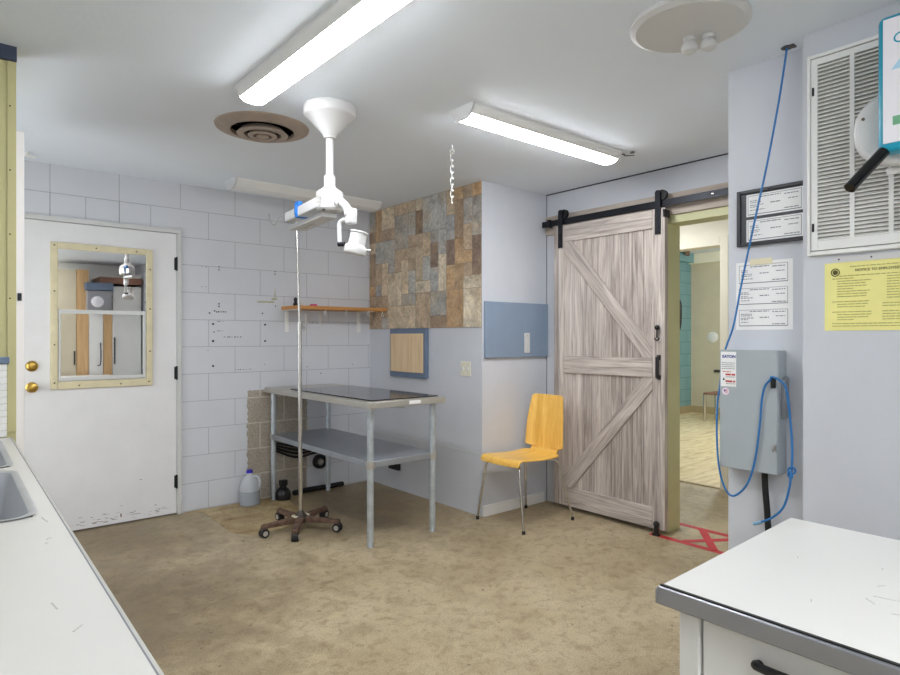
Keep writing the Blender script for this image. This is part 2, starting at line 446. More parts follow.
# lower panelling seam on the boxed corner
box('panel_seam', 'trim_grey', a, 3.043, 3.046, 3.27, 4.76, .449, .455)
box('corner_bead', 'wall', a, 3.043, 3.049, 3.267, 3.273, .456, 2.43)
wr = MB().box(3.75, 3.89, .9, 1.33, 0, H).box(3.75, 3.89, 2.217, 3.27, 0, H).box(3.75, 3.89, 1.33, 2.217, 2.06, H).build('wall_right', 'wall', None)
struct(wr, 'pale blue wall behind the sliding barn door')
struct(box('wall_panel', 'wall', None, 2.61, 3.89, -1.55, 1.257, 0, H), 'pale blue wall carrying the electrical box')
struct(box('wall_grille', 'wall', None, 2.5, 2.609, -1.55, .921, 0, H), 'pale blue wall carrying the return air grille')
p = struct(box('wall_partition', 'green_wall', None, -.42, .252, 2.95, 3.04, 0, H), 'pale olive wall at the far end of the counter')
box('seam_strip', 'green_wall', p, .224, .252, 2.945, 2.95, .93, 2.38)
for z in (1.45, 1.7, 1.95, 2.2):
    MB().cyl((.232, 2.9445, z), (.232, 2.9455, z), .003).build('nail_hole', 'dark_hole', p)
struct(box('trim_1', 'navy', None, -.42, .253, 2.93, 2.95, 2.375, H), 'dark blue strip along the top of the olive wall')
struct(box('trim_2', 'dark_hole', None, 3.742, 3.75, 1.257, 3.27, 2.424, 2.43), 'dark gap under the ceiling')
struct(box('trim_3', 'dark_hole', None, 3.747, 3.75, 3.267, 3.27, 0, 2.42), 'dark vertical joint beside the barn door')
b_ = struct(box('baseboard_alcove', 'white', None, 3.052, 3.706, 3.254, 3.27, 0, .077, .002), 'short white baseboard behind the chair')
# passage and the room beyond
pw = MB().box(5.17, 5.29, 1.2, 2.554, 0, 2.75).box(5.17, 5.29, 3.5, 6.2, 0, 2.75).box(5.17, 5.29, 2.554, 3.5, 2.086, 2.75).build('wall_passage', 'cream', None)
struct(pw)
struct(box('wall_passage_end', 'cream', None, 3.89, 5.17, 6.1, 6.2, 0, H))
struct(box('wall_passage_near', 'cream', None, 3.89, 5.29, .9, 1.1, 0, H))
t4 = MB().box(5.15, 5.17, 2.484, 2.554, 0, 2.16).box(5.15, 5.17, 3.5, 3.57, 0, 2.16).box(5.15, 5.17, 2.554, 3.5, 2.086, 2.16).box(5.17, 5.29, 2.546, 2.554, 0, 2.086)
struct(t4.build('trim_4', 'cream', None, .003), 'cream casing of the far doorway')
struct(box('floor_far_room', 'vinyl', None, 5.17, 10.3, .9, 5.7, -.12, .004), 'light streaky vinyl floor of the far room')
struct(box('trim_5', 'tan_base', None, 5.155, 5.185, 2.554, 3.5, 0, .009), 'threshold of the far room')
struct(box('ceiling_far_room', 'ceiling', None, 5.29, 10.3, .9, 5.7, 2.74, 2.84))
struct(box('wall_far_teal', 'teal_block', None, 5.29, 10.2, 5.52, 5.66, 0, 2.74), 'teal block wall of the far room')
struct(box('wall_far_tan', 'tan_wall', None, 10.1, 10.24, .9, 5.52, 0, 2.74), 'tan wall of the far room')
struct(box('wall_far_near', 'cream', None, 5.29, 10.1, .8, .9, 0, 2.74))
struct(box('trim_6', 'cream', None, 10.02, 10.1, .9, 5.52, 2.56, 2.74, .01), 'cream cornice over the tan wall')
struct(box('trim_7', 'teal_wall', None, 5.29, 10.02, 5.42, 5.52, 2.58, 2.74, .01), 'teal cornice over the teal wall')
struct(MB().prism([(9.9, 5.44, 2.68), (9.75, 5.44, 2.68), (7.2, 4.0, 2.68), (7.35, 4.0, 2.68)], (0, 0, .06)).build('trim_8', 'brown_wood', None), 'dark ceiling beam of the far room')
struct(box('baseboard_far_tan', 'tan_base', None, 10.085, 10.1, .9, 5.52, 0, .12))
struct(box('baseboard_far_teal', 'tan_base', None, 5.29, 10.085, 5.505, 5.52, 0, .12))

# anchor holes and glue marks left on the block wall
ah = MB()
for x, z, r in ((1.638, 1.40, .008), (1.645, 1.339, .005), (1.638, 1.27, .009), (1.638, 1.08, .008), (1.683, 1.838, .005), (1.683, 1.816, .005), (2.136, 1.833, .005),
                (2.136, 1.812, .005), (2.051, 1.40, .008), (2.051, 1.269, .008), (1.683, 1.555, .006), (1.683, 1.535, .006), (2.14, 1.553, .005), (1.612, 1.483, .006), (2.03, 1.49, .006),
                (1.60, 1.20, .003), (2.044, 1.08, .003), (2.42, 1.05, .004), (2.55, .99, .005), (2.86, 1.06, .004), (1.65, 1.50, .006), (2.47, 1.42, .003),
                (1.555, 1.83, .003), (1.585, 1.83, .003), (1.555, 1.68, .003), (1.585, 1.68, .003)):
    ah.cyl((x, 4.758, z), (x, 4.7605, z), r, seg=10)
ah.build('anchor_hole_marks', 'dark_hole', w)['kind'] = 'stuff'
mj = MB()
for x in (.995, .588): mj.box(x-.002, x+.002, 4.7592, 4.7604, 2.09, 2.243)
mj.build('mortar_joint', 'ink', w)
sc = MB()
for x0, x1, z0, z1 in ((1.66, 1.73, 1.487, 1.50), (1.67, 1.72, 1.417, 1.424), (1.67, 1.71, 1.345, 1.351), (1.72, 1.85, 1.296, 1.306), (1.81, 1.95, 1.041, 1.049)):
    x = x0
    while x < x1:
        sc.box(x, x+random.uniform(.006, .014), 4.7585, 4.7605, z0+random.uniform(0, .004), z1-random.uniform(0, .003)); x += random.uniform(.014, .026)
sc.build('pencil_scrawl', 'ink_dark', w)
gs = MB()
for x0, x1, z0, z1 in ((1.98, 2.13, 1.575, 1.592), (2.10, 2.155, 1.60, 1.62), (2.128, 2.142, 1.62, 1.70)):
    gs.prism([(x0, 4.7592, z0+.004), (x0+.02, 4.7592, z0), (x1, 4.7592, z0+.003), (x1-.006, 4.7592, z1), (x0+.01, 4.7592, z1-.003)], (0, .0012, 0))
gs.build('glue_smear', 'stain', w)

# stone look panel, one mesh of tiles laid in mixed sizes
def stone_panel():
    bm = bmesh.new(); lay = bm.loops.layers.float_color.new('tile_tint')
    Y0, Y1, Z0, Z1 = 3.27, 4.76, 1.372, 2.43
    ny, nz = 15, 11; uy, uz = (Y1-Y0)/ny, (Z1-Z0)/nz
    used = [[0]*nz for _ in range(ny)]; rnd = random.Random(11)
    PAL = ((184, 164, 140), (202, 184, 158), (152, 130, 110), (166, 167, 168), (184, 184, 180), (208, 194, 170), (142, 122, 108), (188, 156, 120), (212, 200, 178), (174, 172, 166), (178, 158, 136))
    def face(co, col):
        f = bm.faces.new([bm.verts.new(c) for c in co])
        for l in f.loops: l[lay] = (*col, 1)
    for j in range(nz):
        for i in range(ny):
            if used[i][j]: continue
            wd, ht = rnd.choice(((1, 1), (1, 2), (2, 2), (2, 1), (1, 2), (2, 2), (1, 3), (2, 3)))
            while wd > 1 and (i+wd > ny or used[i+wd-1][j]): wd -= 1
            while j+ht > nz: ht -= 1
            for a in range(wd):
                for c in range(ht): used[i+a][j+c] = 1
            g = .0012; y0, y1, z0, z1 = Y0+i*uy+g, Y0+(i+wd)*uy-g, Z0+j*uz+g, Z0+(j+ht)*uz-g
            col = lin(*rnd.choice(PAL))[:3]; k_ = rnd.uniform(.9, 1.15); col = tuple(q*k_ for q in col)
            e = .0012; X0 = 3.0395; X1 = 3.041
            face([(X0, y0+e, z0+e), (X0, y0+e, z1-e), (X0, y1-e, z1-e), (X0, y1-e, z0+e)], col)
            for A, B in (((y0, z0), (y1, z0)), ((y1, z0), (y1, z1)), ((y1, z1), (y0, z1)), ((y0, z1), (y0, z0))):
                ins = lambda q: (y0+e if q[0] == y0 else y1-e, z0+e if q[1] == z0 else z1-e)
                a2, b2 = ins(A), ins(B)
                face([(X0, *a2), (X0, *b2), (X1, *B), (X1, *A)], col)
    def slab(x0, x1):
        r = bmesh.ops.create_cube(bm, size=1)
        for v in r['verts']: v.co = Vector(((x0+x1)/2+v.co.x*(x1-x0), (Y0+Y1)/2+v.co.y*(Y1-Y0), (Z0+Z1)/2+v.co.z*(Z1-Z0)))
        for f in {f for v in r['verts'] for f in v.link_faces}:
            for l in f.loops: l[lay] = (.16, .12, .09, 1)
    slab(3.0408, 3.0459)
    bmesh.ops.recalc_face_normals(bm, faces=bm.faces)
    me = bpy.data.meshes.new('wall_stone'); bm.to_mesh(me); bm.free(); me.materials.append(M['stone'])
    o = bpy.data.objects.new('wall_stone', me); C.objects.link(o)
    struct(o, 'brown and slate stone look covering on the upper corner wall')
stone_panel()

# stained pad on the floor by the table
MB().prism([(1.43, 4.758, 0), (1.545, 4.70, 0), (1.52, 4.06, 0), (1.60, 3.96, 0), (1.80, 3.93, 0), (2.0, 4.0, 0), (2.12, 4.3, 0), (2.2, 4.758, 0)], (0, 0, .004)).build('floor_pad', 'pad', None)
struct(bpy.data.objects['floor_pad'], 'stained lighter floor patch under the steel table')

# white entry door in the back wall
d1 = struct(box('door_1', 'door_white', None, .438, 1.370, 4.752, 4.796, .012, 2.055, .002), 'white entry door with a half window')
cs = MB().box(.40, .436, 4.742, 4.765, 0, 2.058).box(1.376, 1.404, 4.742, 4.765, 0, 2.058).box(.40, 1.404, 4.742, 4.765, 2.058, 2.09).box(1.371, 1.376, 4.75, 4.765, .01, 2.058)
struct(cs.build('trim_9', 'trim_grey', None, .003), 'casing around the white entry door')
fr = MB()
fx0, fx1, fz0, fz1 = .588, 1.206, .957, 1.922
for a0, a1, c0, c1 in ((fx0, fx0+.042, fz0, fz1), (fx1-.042, fx1, fz0, fz1), (fx0+.042, fx1-.042, fz1-.042, fz1), (fx0+.042, fx1-.042, fz0, fz0+.05)):
    fr.box(a0, a1, 4.734, 4.754, c0, c1)
fo = fr.build('window_frame', 'tan_frame', d1, .004)
MB().box(.632, .646, 4.738, 4.752, 1.036, 1.455).box(1.142, 1.16, 4.738, 4.752, 1.036, 1.455).box(.632, 1.16, 4.736, 4.752, 1.455, 1.482).box(.632, 1.16, 4.738, 4.752, 1.012, 1.036).build('sash', 'trim_grey', fo, .002)
for x, z in ((.61, 1.90), (.85, 1.90), (1.10, 1.90), (.61, 1.6), (.61, 1.25), (.61, 1.0), (1.187, 1.78), (1.187, 1.5), (1.187, 1.2), (.75, .978), (1.0, .978), (1.18, .985)):
    MB().lathe([(.006, 0), (.004, .003)], (x, 4.734, z), (0, -1, 0), 8).build('screw', 'screw', fo)
box('pane', 'film', fo, .628, 1.165, 4.744, 4.749, 1.475, 1.885)
box('pane', 'film', fo, .64, 1.15, 4.744, 4.749, 1.03, 1.46)
for z, nm in ((1.113, 'deadbolt'), (.977, 'door_knob')):
    pf = [(.034, 0), (.034, .006), (.026, .012), (.014, .016)] if nm == 'door_knob' else [(.034, 0), (.034, .008), (.028, .016), (.016, .02), (.006, .021)]
    if nm == 'door_knob': pf += [(.013, .03), (.026, .038), (.031, .05), (.026, .062), (.012, .067), (.002, .068)]
    MB().lathe(pf, (.488, 4.752, z), (0, -1, 0), 24).build(nm, 'brass', d1)
for z in (1.836, 1.038, .243):
    MB().cyl((1.371, 4.745, z-.05), (1.371, 4.745, z+.05), .007).box(1.355, 1.385, 4.748, 4.754, z-.045, z+.045).build('hinge', 'black_metal', d1)
sf = MB(); rr = random.Random(3)
for k in range(46):
    x, z = rr.uniform(.72, 1.30), .03+abs(rr.gauss(0, .03)); l = rr.uniform(.006, .03)
    sf.box(x, x+l, 4.7514, 4.753, z, z+rr.uniform(.001, .0035))
sf.box(1.12, 1.14, 4.7514, 4.753, .29, .293).box(1.0, 1.008, 4.7514, 4.753, .05, .075)
sf.build('scuff_marks', 'rust', d1)

# open white door seen edge on behind the olive wall
d2 = struct(box('door_2', 'label_white', None, .256, .289, 3.06, 3.82, .01, 2.14, .002), 'open white door seen edge on')
MB().box(.266, .280, 3.056, 3.06, 1.447, 1.478).build('latch', 'black_metal', d2)

# ------------------------------------------------------------------ return air grille
g = thing('return_air_grille', (2.5, .62, 1.597), 'large white louvered return air grille high on right wall', 'grille')
gy0, gy1, gz0, gz1 = .34, .902, 1.597, 2.336
f = MB().box(2.482, 2.4995, gy1-.012, gy1, gz0, gz1).box(2.482, 2.4995, gy0, gy0+.012, gz0, gz1).box(2.482, 2.4995, gy0+.012, gy1-.012, gz1-.014, gz1).box(2.482, 2.4995, gy0+.012, gy1-.012, gz0, gz0+.016)
f.build('outer_frame', 'white', g, .003)
cols = [(.866, .763), (.748, .647), (.632, .531), (.516, .415)]
dr = MB().box(2.484, 2.492, .866, .8875, gz0+.019, gz1-.017).box(2.484, 2.492, .357, .415, gz0+.019, gz1-.017)
dr.box(2.484, 2.492, .415, .866, 2.297, gz1-.017).box(2.484, 2.492, .415, .866, gz0+.019, 1.65)
for (a, b1), (c_, d_) in zip(cols, cols[1:]): dr.box(2.484, 2.492, c_, b1, 1.65, 2.297)
dr.build('face_panel', 'white', g, .001)
lv = MB(); nl = 46; pitch = (2.297-1.65)/nl
for (ya, yb) in cols:
    for i in range(nl):
        z = 1.65+(i+.5)*pitch
        lv.prism([(2.4842, ya, z-.0028), (2.4850, ya, z-.0064), (2.4965, ya, z+.0030), (2.4955, ya, z+.0052)], (0, yb-ya, 0))
lv.build('louvers', 'white', g, 0)
box('filter_backing', pbr('dusty_filter', (172, 167, 158), .9, var=.2, vscale=12), g, 2.4975, 2.4995, .357, .885, 1.612, 2.32)
for z in (2.2, 1.7): MB().cyl((2.4845, .881, z-.015), (2.4845, .881, z+.015), .004).build('latch', 'black_metal', g)

# wall device by the right edge: teal rimmed unit, white housing, black lever
dv = thing('wall_dispenser', (2.5, .5, 1.9), 'teal rimmed white dispenser unit with small green display near the upper right', 'dispenser')
MB().box(2.30, 2.499, .40, .46, 1.99, 2.10).build('wall_bracket', 'white_plastic', dv, .006)
h = MB(); ov = []
for i in range(28):
    a = 2*PI*i/28; cz, cy = math.sin(a), math.cos(a)
    ov.append((2.385, .46+.245*math.copysign(abs(cy)**.75, cy), 1.965+.135*math.copysign(abs(cz)**.75, cz)))
h.prism(ov, (-.07, 0, 0)); h.build('housing', 'white_plastic', dv, .02, seg=4)
MB().cyl((2.318, .672, 2.005), (2.312, .672, 2.005), .005).build('screw', 'screw', dv)
MB().box(2.25, 2.32, .30, .617, 1.868, 2.29).build('body', 'teal', dv, .02, seg=4)
face = MB().box(2.246, 2.251, .315, .600, 1.893, 2.275).build('front_label', 'label_white', dv, .004)
box('display', 'lcd', face, 2.2445, 2.247, .47, .574, 1.945, 1.972)
MB().prism([(2.2455, .578, 2.115), (2.2455, .50, 2.115), (2.2455, .50, 2.215)], (.001, 0, 0)).build('printed_triangle', 'pale_blue', face)
letters('lettering', 'CS', .045, (2.2455, .574, 2.193), 'teal', face)
dm = MB()
for z in (2.085, 2.03, 2.005): dashes(dm, 2.2455, .555, .40, z, .012, .01, .03, .006)
dm.build('printed_text', 'ink', face)
MB().cyl((2.27, .60, 1.868+.012), (2.165, .665, 1.757), .0175, .0175, 24).build('lever', pbr('gloss_black', (12, 12, 13), .12), dv)
MB().tube(spline([(2.36, .62, 1.83), (2.37, .56, 1.842), (2.38, .48, 1.85), (2.38, .42, 1.90)]), .012).build('hose', 'white_plastic', dv)
MB().ball((2.37, .535, 1.745), .035, (1, .6, 1.3)).cyl((2.37, .53, 1.77), (2.37, .5, 1.87), .01).build('nozzle', 'white_plastic', dv)

# ------------------------------------------------------------------ papers on the right walls
def certificate(par, x, ya, yb, z0, z1, name='certificate'):
    o = box(name, 'paper', par, x-.0012, x, yb, ya, z0, z1)
    m = MB(); x1 = x-.0014; t = .0016; i = .006
    for q in ((ya-i, ya-i-t, z0+i, z1-i), (yb+i+t, yb+i, z0+i, z1-i), (ya-i, yb+i, z1-i-t, z1-i), (ya-i, yb+i, z0+i, z0+i+2*t)):
        m.box(x1-.0004, x1+.0004, q[1], q[0], q[2], q[3])
    m.build('printed_border', 'ink', o)
    m = MB(); w_, h_ = ya-yb, z1-z0
    dashes(m, x1, ya-.25*w_, ya-.62*w_, z1-.16*h_, .0035)
    dashes(m, x1, ya-.68*w_, ya-.93*w_, z1-.2*h_, .0035)
    for k in (.30, .38, .50, .58, .72): dashes(m, x1, ya-.07*w_, ya-random.uniform(.18, .34)*w_, z1-k*h_, .003, .004, .014)
    dashes(m, x1, ya-.44*w_, ya-.62*w_, z1-.48*h_, .004)
    dashes(m, x1, ya-.75*w_, ya-.92*w_, z1-.42*h_, .003)
    dashes(m, x1, ya-.68*w_, ya-.94*w_, z1-.82*h_, .0035)
    m.build('printed_text', 'ink', o)
    return o
f1 = thing('document_frame', (2.61, 1.09, 1.675), 'black framed holder with two white certificates on pale wall', 'frame')
MB().box(2.597, 2.6095, .935, 1.212, 1.677, 1.907).build('backing_board', pbr('frame_black', (58, 60, 66), .45, var=.15, vscale=14), f1, .002)
MB().box(2.59, 2.5995, 1.197, 1.213, 1.676, 1.908).box(2.59, 2.5995, .935, 1.197, 1.893, 1.908).box(2.59, 2.5995, .935, 1.197, 1.676, 1.690).build('frame_rim', pbr('frame_dark', (44, 45, 50), .4), f1, .002)
certificate(f1, 2.5965, 1.174, .955, 1.797, 1.888)
certificate(f1, 2.5965, 1.174, .955, 1.693, 1.784)
f2 = thing('paper_notice', (2.61, 1.11, 1.33), 'white sheet with three printed licences taped under the black frame', 'notice')  # thin paper sheet taped to the wall, not a sign board
box('sheet', 'paper', f2, 2.6085, 2.6099, .998, 1.223, 1.329, 1.611)
for z0, z1 in ((1.516, 1.604), (1.428, 1.508), (1.338, 1.418)): certificate(f2, 2.6083, 1.216, 1.010, z0, z1, 'licence')
box('masking_tape', 'tape_cream', f2, 2.6065, 2.6085, 1.075, 1.165, 1.596, 1.622)
y = thing('yellow_poster', (2.5, .68, 1.322), 'yellow printed notice to employees under the air grille', 'poster')
sh = box('sheet', 'yellow_paper', y, 2.4975, 2.4995, .50, .847, 1.322, 1.566)
box('hanging_strip', 'white_plastic', y, 2.495, 2.4975, .47, .824, 1.566, 1.587)
for yy in (.800, .70, .60): MB().cyl((2.4945, yy, 1.577), (2.496, yy, 1.577), .003).build('pin', 'black_metal', y)
letters('heading', 'NOTICE TO EMPLOYEES', .0125, (2.4968, .682, 1.531), 'olive_ink_dark', sh, align='CENTER')
se = MB().torus((2.497, .812, 1.531), .013, .0016, (1, 0, 0), n=24, seg=6).lathe([(.0085, 0), (.0085, .001)], (2.4972, .812, 1.531), (-1, 0, 0), 12)
se.build('printed_seal', 'olive_ink_dark', sh)
m = MB(); dashes(m, 2.4971, .765, .60, 1.549, .003, .008, .02); dashes(m, 2.4971, .80, .55, 1.517, .003, .008, .02)
z = 1.508
for k in range(17):
    if k not in (8, 12): dashes(m, 2.4971, .822 if k in (0, 9, 13) else .806, random.uniform(.70, .72) if k % 4 else .755, z, .0028, .008, .026, .002)
    if k not in (9, 12): dashes(m, 2.4971, .668 if k > 9 else .655, .53, z, .0028, .008, .026, .002)
    z -= .0092
for z in (1.347, 1.338): dashes(m, 2.4971, .822, .52, z, .0028, .01, .03, .002)
m.build('printed_text', 'olive_ink', sh)

# ------------------------------------------------------------------ electrical box, conduit, cable
e = thing('electrical_box', (2.61, 1.14, .757), 'grey metal electrical disconnect box on the pale blue wall', 'electrical box')
MB().box(2.532, 2.609, 1.022, 1.254, .757, 1.245).build('enclosure', 'panel_grey', e, .003)
MB().box(2.526, 2.532, 1.024, 1.253, .759, 1.247).build('cover', 'panel_grey', e, .002)
MB().box(2.556, 2.6, 1.008, 1.022, .98, 1.13).cyl((2.575, 1.015, 1.13), (2.575, 1.005, 1.14), .01).build('switch_plate', pbr('plate_grey', (146, 150, 154), .4, .5), e, .002)
MB().box(2.505, 2.53, 1.028, 1.042, 1.098, 1.142).build('toggle_handle', 'black', e, .004)
MB().box(2.512, 2.528, 1.026, 1.036, .85, .878).torus((2.512, 1.03, .862), .008, .002, (0, 1, 0)).build('hasp', 'chrome', e)
lb = box('label_sticker', 'paper', e, 2.5248, 2.526, 1.184, 1.248, 1.094, 1.238)
letters('lettering', 'EATON', .0165, (2.5246, 1.2415, 1.213), 'blue_ink', lb, bold=.0006)
m = MB()
for z in (1.192, 1.184, 1.176, 1.168): dashes(m, 2.5246, 1.244, 1.19, z, .0025, .005, .016, .002)
for z in (1.134, 1.106): dashes(m, 2.5246, 1.226, 1.19, z, .0022, .005, .016, .002)
m.build('printed_text', 'ink', lb)
m = MB(); dashes(m, 2.5246, 1.24, 1.205, 1.156, .003, .01, .02); dashes(m, 2.5246, 1.228, 1.188, 1.144, .007, .02, .03); dashes(m, 2.5246, 1.228, 1.188, 1.116, .007, .02, .03)
m.build('warning_text', 'red_ink', lb)
MB().prism([(2.5246, 1.241, 1.12), (2.5246, 1.230, 1.12), (2.5246, 1.2355, 1.131)], (.0008, 0, 0)).build('warning_symbol', 'ink_dark', lb)
st = MB().lathe([(.015, 0), (.015, .001)], (2.526, 1.228, 1.074), (-1, 0, 0), 24).build('round_sticker', 'pink_sticker', e)
MB().box(2.5243, 2.5252, 1.2285, 1.235, 1.073, 1.080).build('printed_flag', 'blue_ink', st)
MB().box(2.5243, 2.5252, 1.220, 1.2285, 1.069, 1.071).box(2.5243, 2.5252, 1.220, 1.2285, 1.074, 1.076).box(2.5243, 2.5252, 1.220, 1.2285, 1.079, 1.081).build('flag_stripes', 'red_ink', st)
c = MB().tube(spline([(2.57, 1.09, .77), (2.57, 1.088, .70), (2.572, 1.078, .55), (2.575, 1.07, .3), (2.575, 1.07, 0)]), .012, 12).build('conduit', 'rubber', None, origin=(2.575, 1.07, 0))
tag(c, 'black flexible conduit running down from the grey electrical box', 'conduit')
cp = thing('network_cable', (2.554, .999, H), 'blue network cable from ceiling looped over the electrical box', 'cable')
path = [(2.556, .999, 2.43), (2.558, 1.03, 2.233), (2.56, 1.073, 2.007), (2.56, 1.124, 1.774), (2.562, 1.176, 1.534), (2.565, 1.213, 1.349), (2.575, 1.246, 1.268), (2.572, 1.266, 1.19),
        (2.56, 1.268, 1.10), (2.535, 1.268, 1.01), (2.52, 1.262, .867), (2.515, 1.248, .743), (2.515, 1.22, .664), (2.515, 1.185, .650), (2.515, 1.134, .708), (2.515, 1.103, .812), (2.515, 1.086, .942),
        (2.515, 1.077, 1.049), (2.51, 1.063, 1.105), (2.505, 1.041, 1.132), (2.498, 1.035, 1.143), (2.498, 1.024, 1.142), (2.505, 1.004, 1.130), (2.51, .982, 1.089), (2.52, .968, .907), (2.51, .964, .807),
        (2.505, .966, .77), (2.50, .969, .724), (2.495, .988, .649), (2.495, 1.029, .599), (2.495, 1.075, .570)]
MB().tube(spline(path, 6), .0042, 8).build('cord', 'blue_cable', cp)
MB().torus((2.507, .963, .79), .012, .004, (1, .3, 0)).torus((2.505, .968, .772), .011, .004, (1, -.6, .2)).build('knot', 'blue_cable', cp)
MB().cyl((2.495, 1.07, .572), (2.495, 1.10, .558), .0065, .0075, 12).build('plug', pbr('pale_plug', (130, 170, 200), .4), cp)
hp = MB().lathe([(.022, 0), (.022, .003)], (2.556, .999, 2.43), (0, 0, -1), 12).box(2.54, 2.572, .97, .985, 2.425, 2.43).build('ceiling_grommet', 'dark_steel', None, origin=(2.556, .999, 2.43))
tag(hp, 'small dark ceiling hole fitting where the blue cable enters', 'grommet')

# ------------------------------------------------------------------ barn door and its doorway
jb = MB().box(3.742, 3.892, 2.208, 2.232, 0, 2.1045).box(3.742, 3.892, 1.325, 1.350, 0, 2.1045).box(3.742, 3.892, 1.350, 2.208, 2.052, 2.1045)
struct(jb.build('trim_10', 'jamb_green', None, .002), 'pale green jamb of the open doorway')
struct(box('trim_11', 'header_wood', None, 3.726, 3.748, 1.27, 3.262, 2.105, 2.248, .002), 'weathered wood header board behind the sliding rail')
rl = thing('door_rail', (3.67, 2.3, 2.155), 'long black flat steel sliding rail above the barn door', 'rail')
MB().box(3.666, 3.674, 1.30, 3.245, 2.155, 2.200).build('bar', 'black_metal', rl, .001)
for yy in (1.40, 1.862, 2.62, 3.20):
    MB().cyl((3.674, yy, 2.178), (3.726, yy, 2.178), .012).build('standoff', 'black_metal', rl)
for yy in (1.40, 1.862): MB().lathe([(.011, 0), (.009, .005), (.004, .007)], (3.666, yy, 2.178), (-1, 0, 0), 12).build('bolt_head', 'chrome', rl)
for yy in (3.17, 1.33): MB().box(3.650, 3.69, yy-.012, yy+.012, 2.148, 2.208).build('end_stop', 'black_metal', rl, .003)
MB().box(3.63, 3.70, 2.17, 2.178, 2.08, 2.13).build('stop_bracket', 'black_metal', rl)
bd = thing('barn_door', (3.68, 2.647, .03), 'weathered grey wood sliding barn door with two diagonal braces', 'door')
DY0, DY1, DZ0, DZ1 = 2.179, 3.113, .035, 2.145
pl = MB(); n = 9; pwid = (DY1-DY0-.16)/n
for i in range(n): pl.box(3.668, 3.69, DY0+.08+i*pwid+.001, DY0+.08+(i+1)*pwid-.001, DZ0+.05, DZ1-.05)
pl.build('plank_panel', 'barn_v', bd, .0025)
XF = 3.654
box('stile', 'barn_v', bd, XF, 3.694, DY0, 2.270, DZ0, DZ1, .002)
box('stile', 'barn_v', bd, XF, 3.694, 3.020, DY1, DZ0, DZ1, .002)
box('top_rail', 'barn_y', bd, XF, 3.692, 2.272, 3.018, 2.020, DZ1, .002)
box('middle_rail', 'barn_y', bd, XF, 3.692, 2.272, 3.018, 1.032, 1.160, .002)
box('bottom_rail', 'barn_y', bd, XF, 3.692, 2.272, 3.018, DZ0, .172, .002)
def brace(y0, z0, y1, z1, wd):
    a = math.atan2(z1-z0, y1-y0)
    mt = wood('barn_diagonal', BL, BD, 1, 1.3, .7, rotx=-a)
    # clip a wide bar by the panel opening
    d = Vector((0, math.cos(a), math.sin(a))); nrm = Vector((0, -d.z, d.y))
    p0, p1 = Vector((XF+.002, y0, z0))-d*.2, Vector((XF+.002, y1, z1))+d*.2
    mb = MB().prism([p0-nrm*wd/2, p1-nrm*wd/2, p1+nrm*wd/2, p0+nrm*wd/2], (.014, 0, 0))
    zl, zh = (1.161, 2.019) if z0+z1 > 2.2 else (.173, 1.031)
    for co, no in (((0, 2.272, 0), (0, -1, 0)), ((0, 3.018, 0), (0, 1, 0)), ((0, 0, zl), (0, 0, -1)), ((0, 0, zh), (0, 0, 1))):
        r = bmesh.ops.bisect_plane(mb.bm, geom=mb.bm.verts[:]+mb.bm.edges[:]+mb.bm.faces[:], plane_co=co, plane_no=no, clear_outer=True)
        ed = [q for q in mb.bm.edges if q.is_boundary]
        bmesh.ops.holes_fill(mb.bm, edges=ed)
    mb.build('brace', mt, bd, .0015)
brace(2.985, 1.985, 2.302, 1.195, .102)
brace(2.302, .997, 2.985, .207, .102)
ph = MB().box(3.618, 3.634, 2.207, 2.227, 1.03, 1.17).build('pull_handle', 'black', bd, .003)
MB().box(3.634, 3.654, 2.207, 2.227, 1.022, 1.05).box(3.634, 3.654, 2.207, 2.227, 1.15, 1.182).build('mounting_foot', 'black', ph, .002)
MB().ball((3.63, 2.22, 1.362), .017).cyl((3.632, 2.222, 1.35), (3.64, 2.228, 1.295), .005).torus((3.632, 2.222, 1.295), .016, .005, (1, 0, 0), -PI, 0, 12).cyl((3.63, 2.22, 1.362), (3.654, 2.22, 1.362), .006).build('hook', 'black', bd)
for yy in (3.046, 2.226):
    hg = MB().box(3.644, 3.651, yy-.020, yy+.020, 1.975, 2.245).lathe([(.020, 0), (.020, .007)], (3.6435, yy, 2.245), (1, 0, 0), 20).build('hanger', 'black_metal', bd, .001)
    MB().lathe([(.034, 0), (.034, .006), (.028, .008), (.028, .016), (.034, .018), (.034, .024)], (3.657, yy-.022, 2.232), (1, 0, 0), 24).build('wheel', 'black', hg)
    for z in (2.02, 2.09): MB().lathe([(.009, 0), (.006, .005)], (3.644, yy, z), (-1, 0, 0), 10).build('bolt_head', 'black', hg)
gd = MB().box(3.615, 3.645, 2.205, 2.25, 0, .012).cyl((3.632, 2.228, .012), (3.632, 2.228, .072), .016).ball((3.632, 2.228, .075), .02).build('floor_guide', 'black', None, .002, origin=(3.63, 2.228, 0))
tag(gd, 'small black floor guide at the bottom corner of the barn door', 'door guide')

# red tape on the floor
tp = thing('floor_tape', (3.8, 2.0, 0), 'red tape box with a cross on the floor by the doorway', 'tape')
def strip(a, b, wd, z):
    a, b = Vector((*a, z)), Vector((*b, z)); d = (b-a).normalized(); n_ = Vector((-d.y, d.x, 0))*wd/2
    MB().prism([a-n_, b-n_, b+n_, a+n_], (0, 0, .0008)).build('tape_strip', 'red_tape', tp)
strip((3.64, 2.275), (3.64, 1.75), .05, .0002); strip((3.985, 2.28), (3.985, 1.45), .05, .0002)
strip((3.66, 2.05), (3.985, 1.83), .05, .0011); strip((3.985, 2.10), (3.64, 1.84), .05, .002)

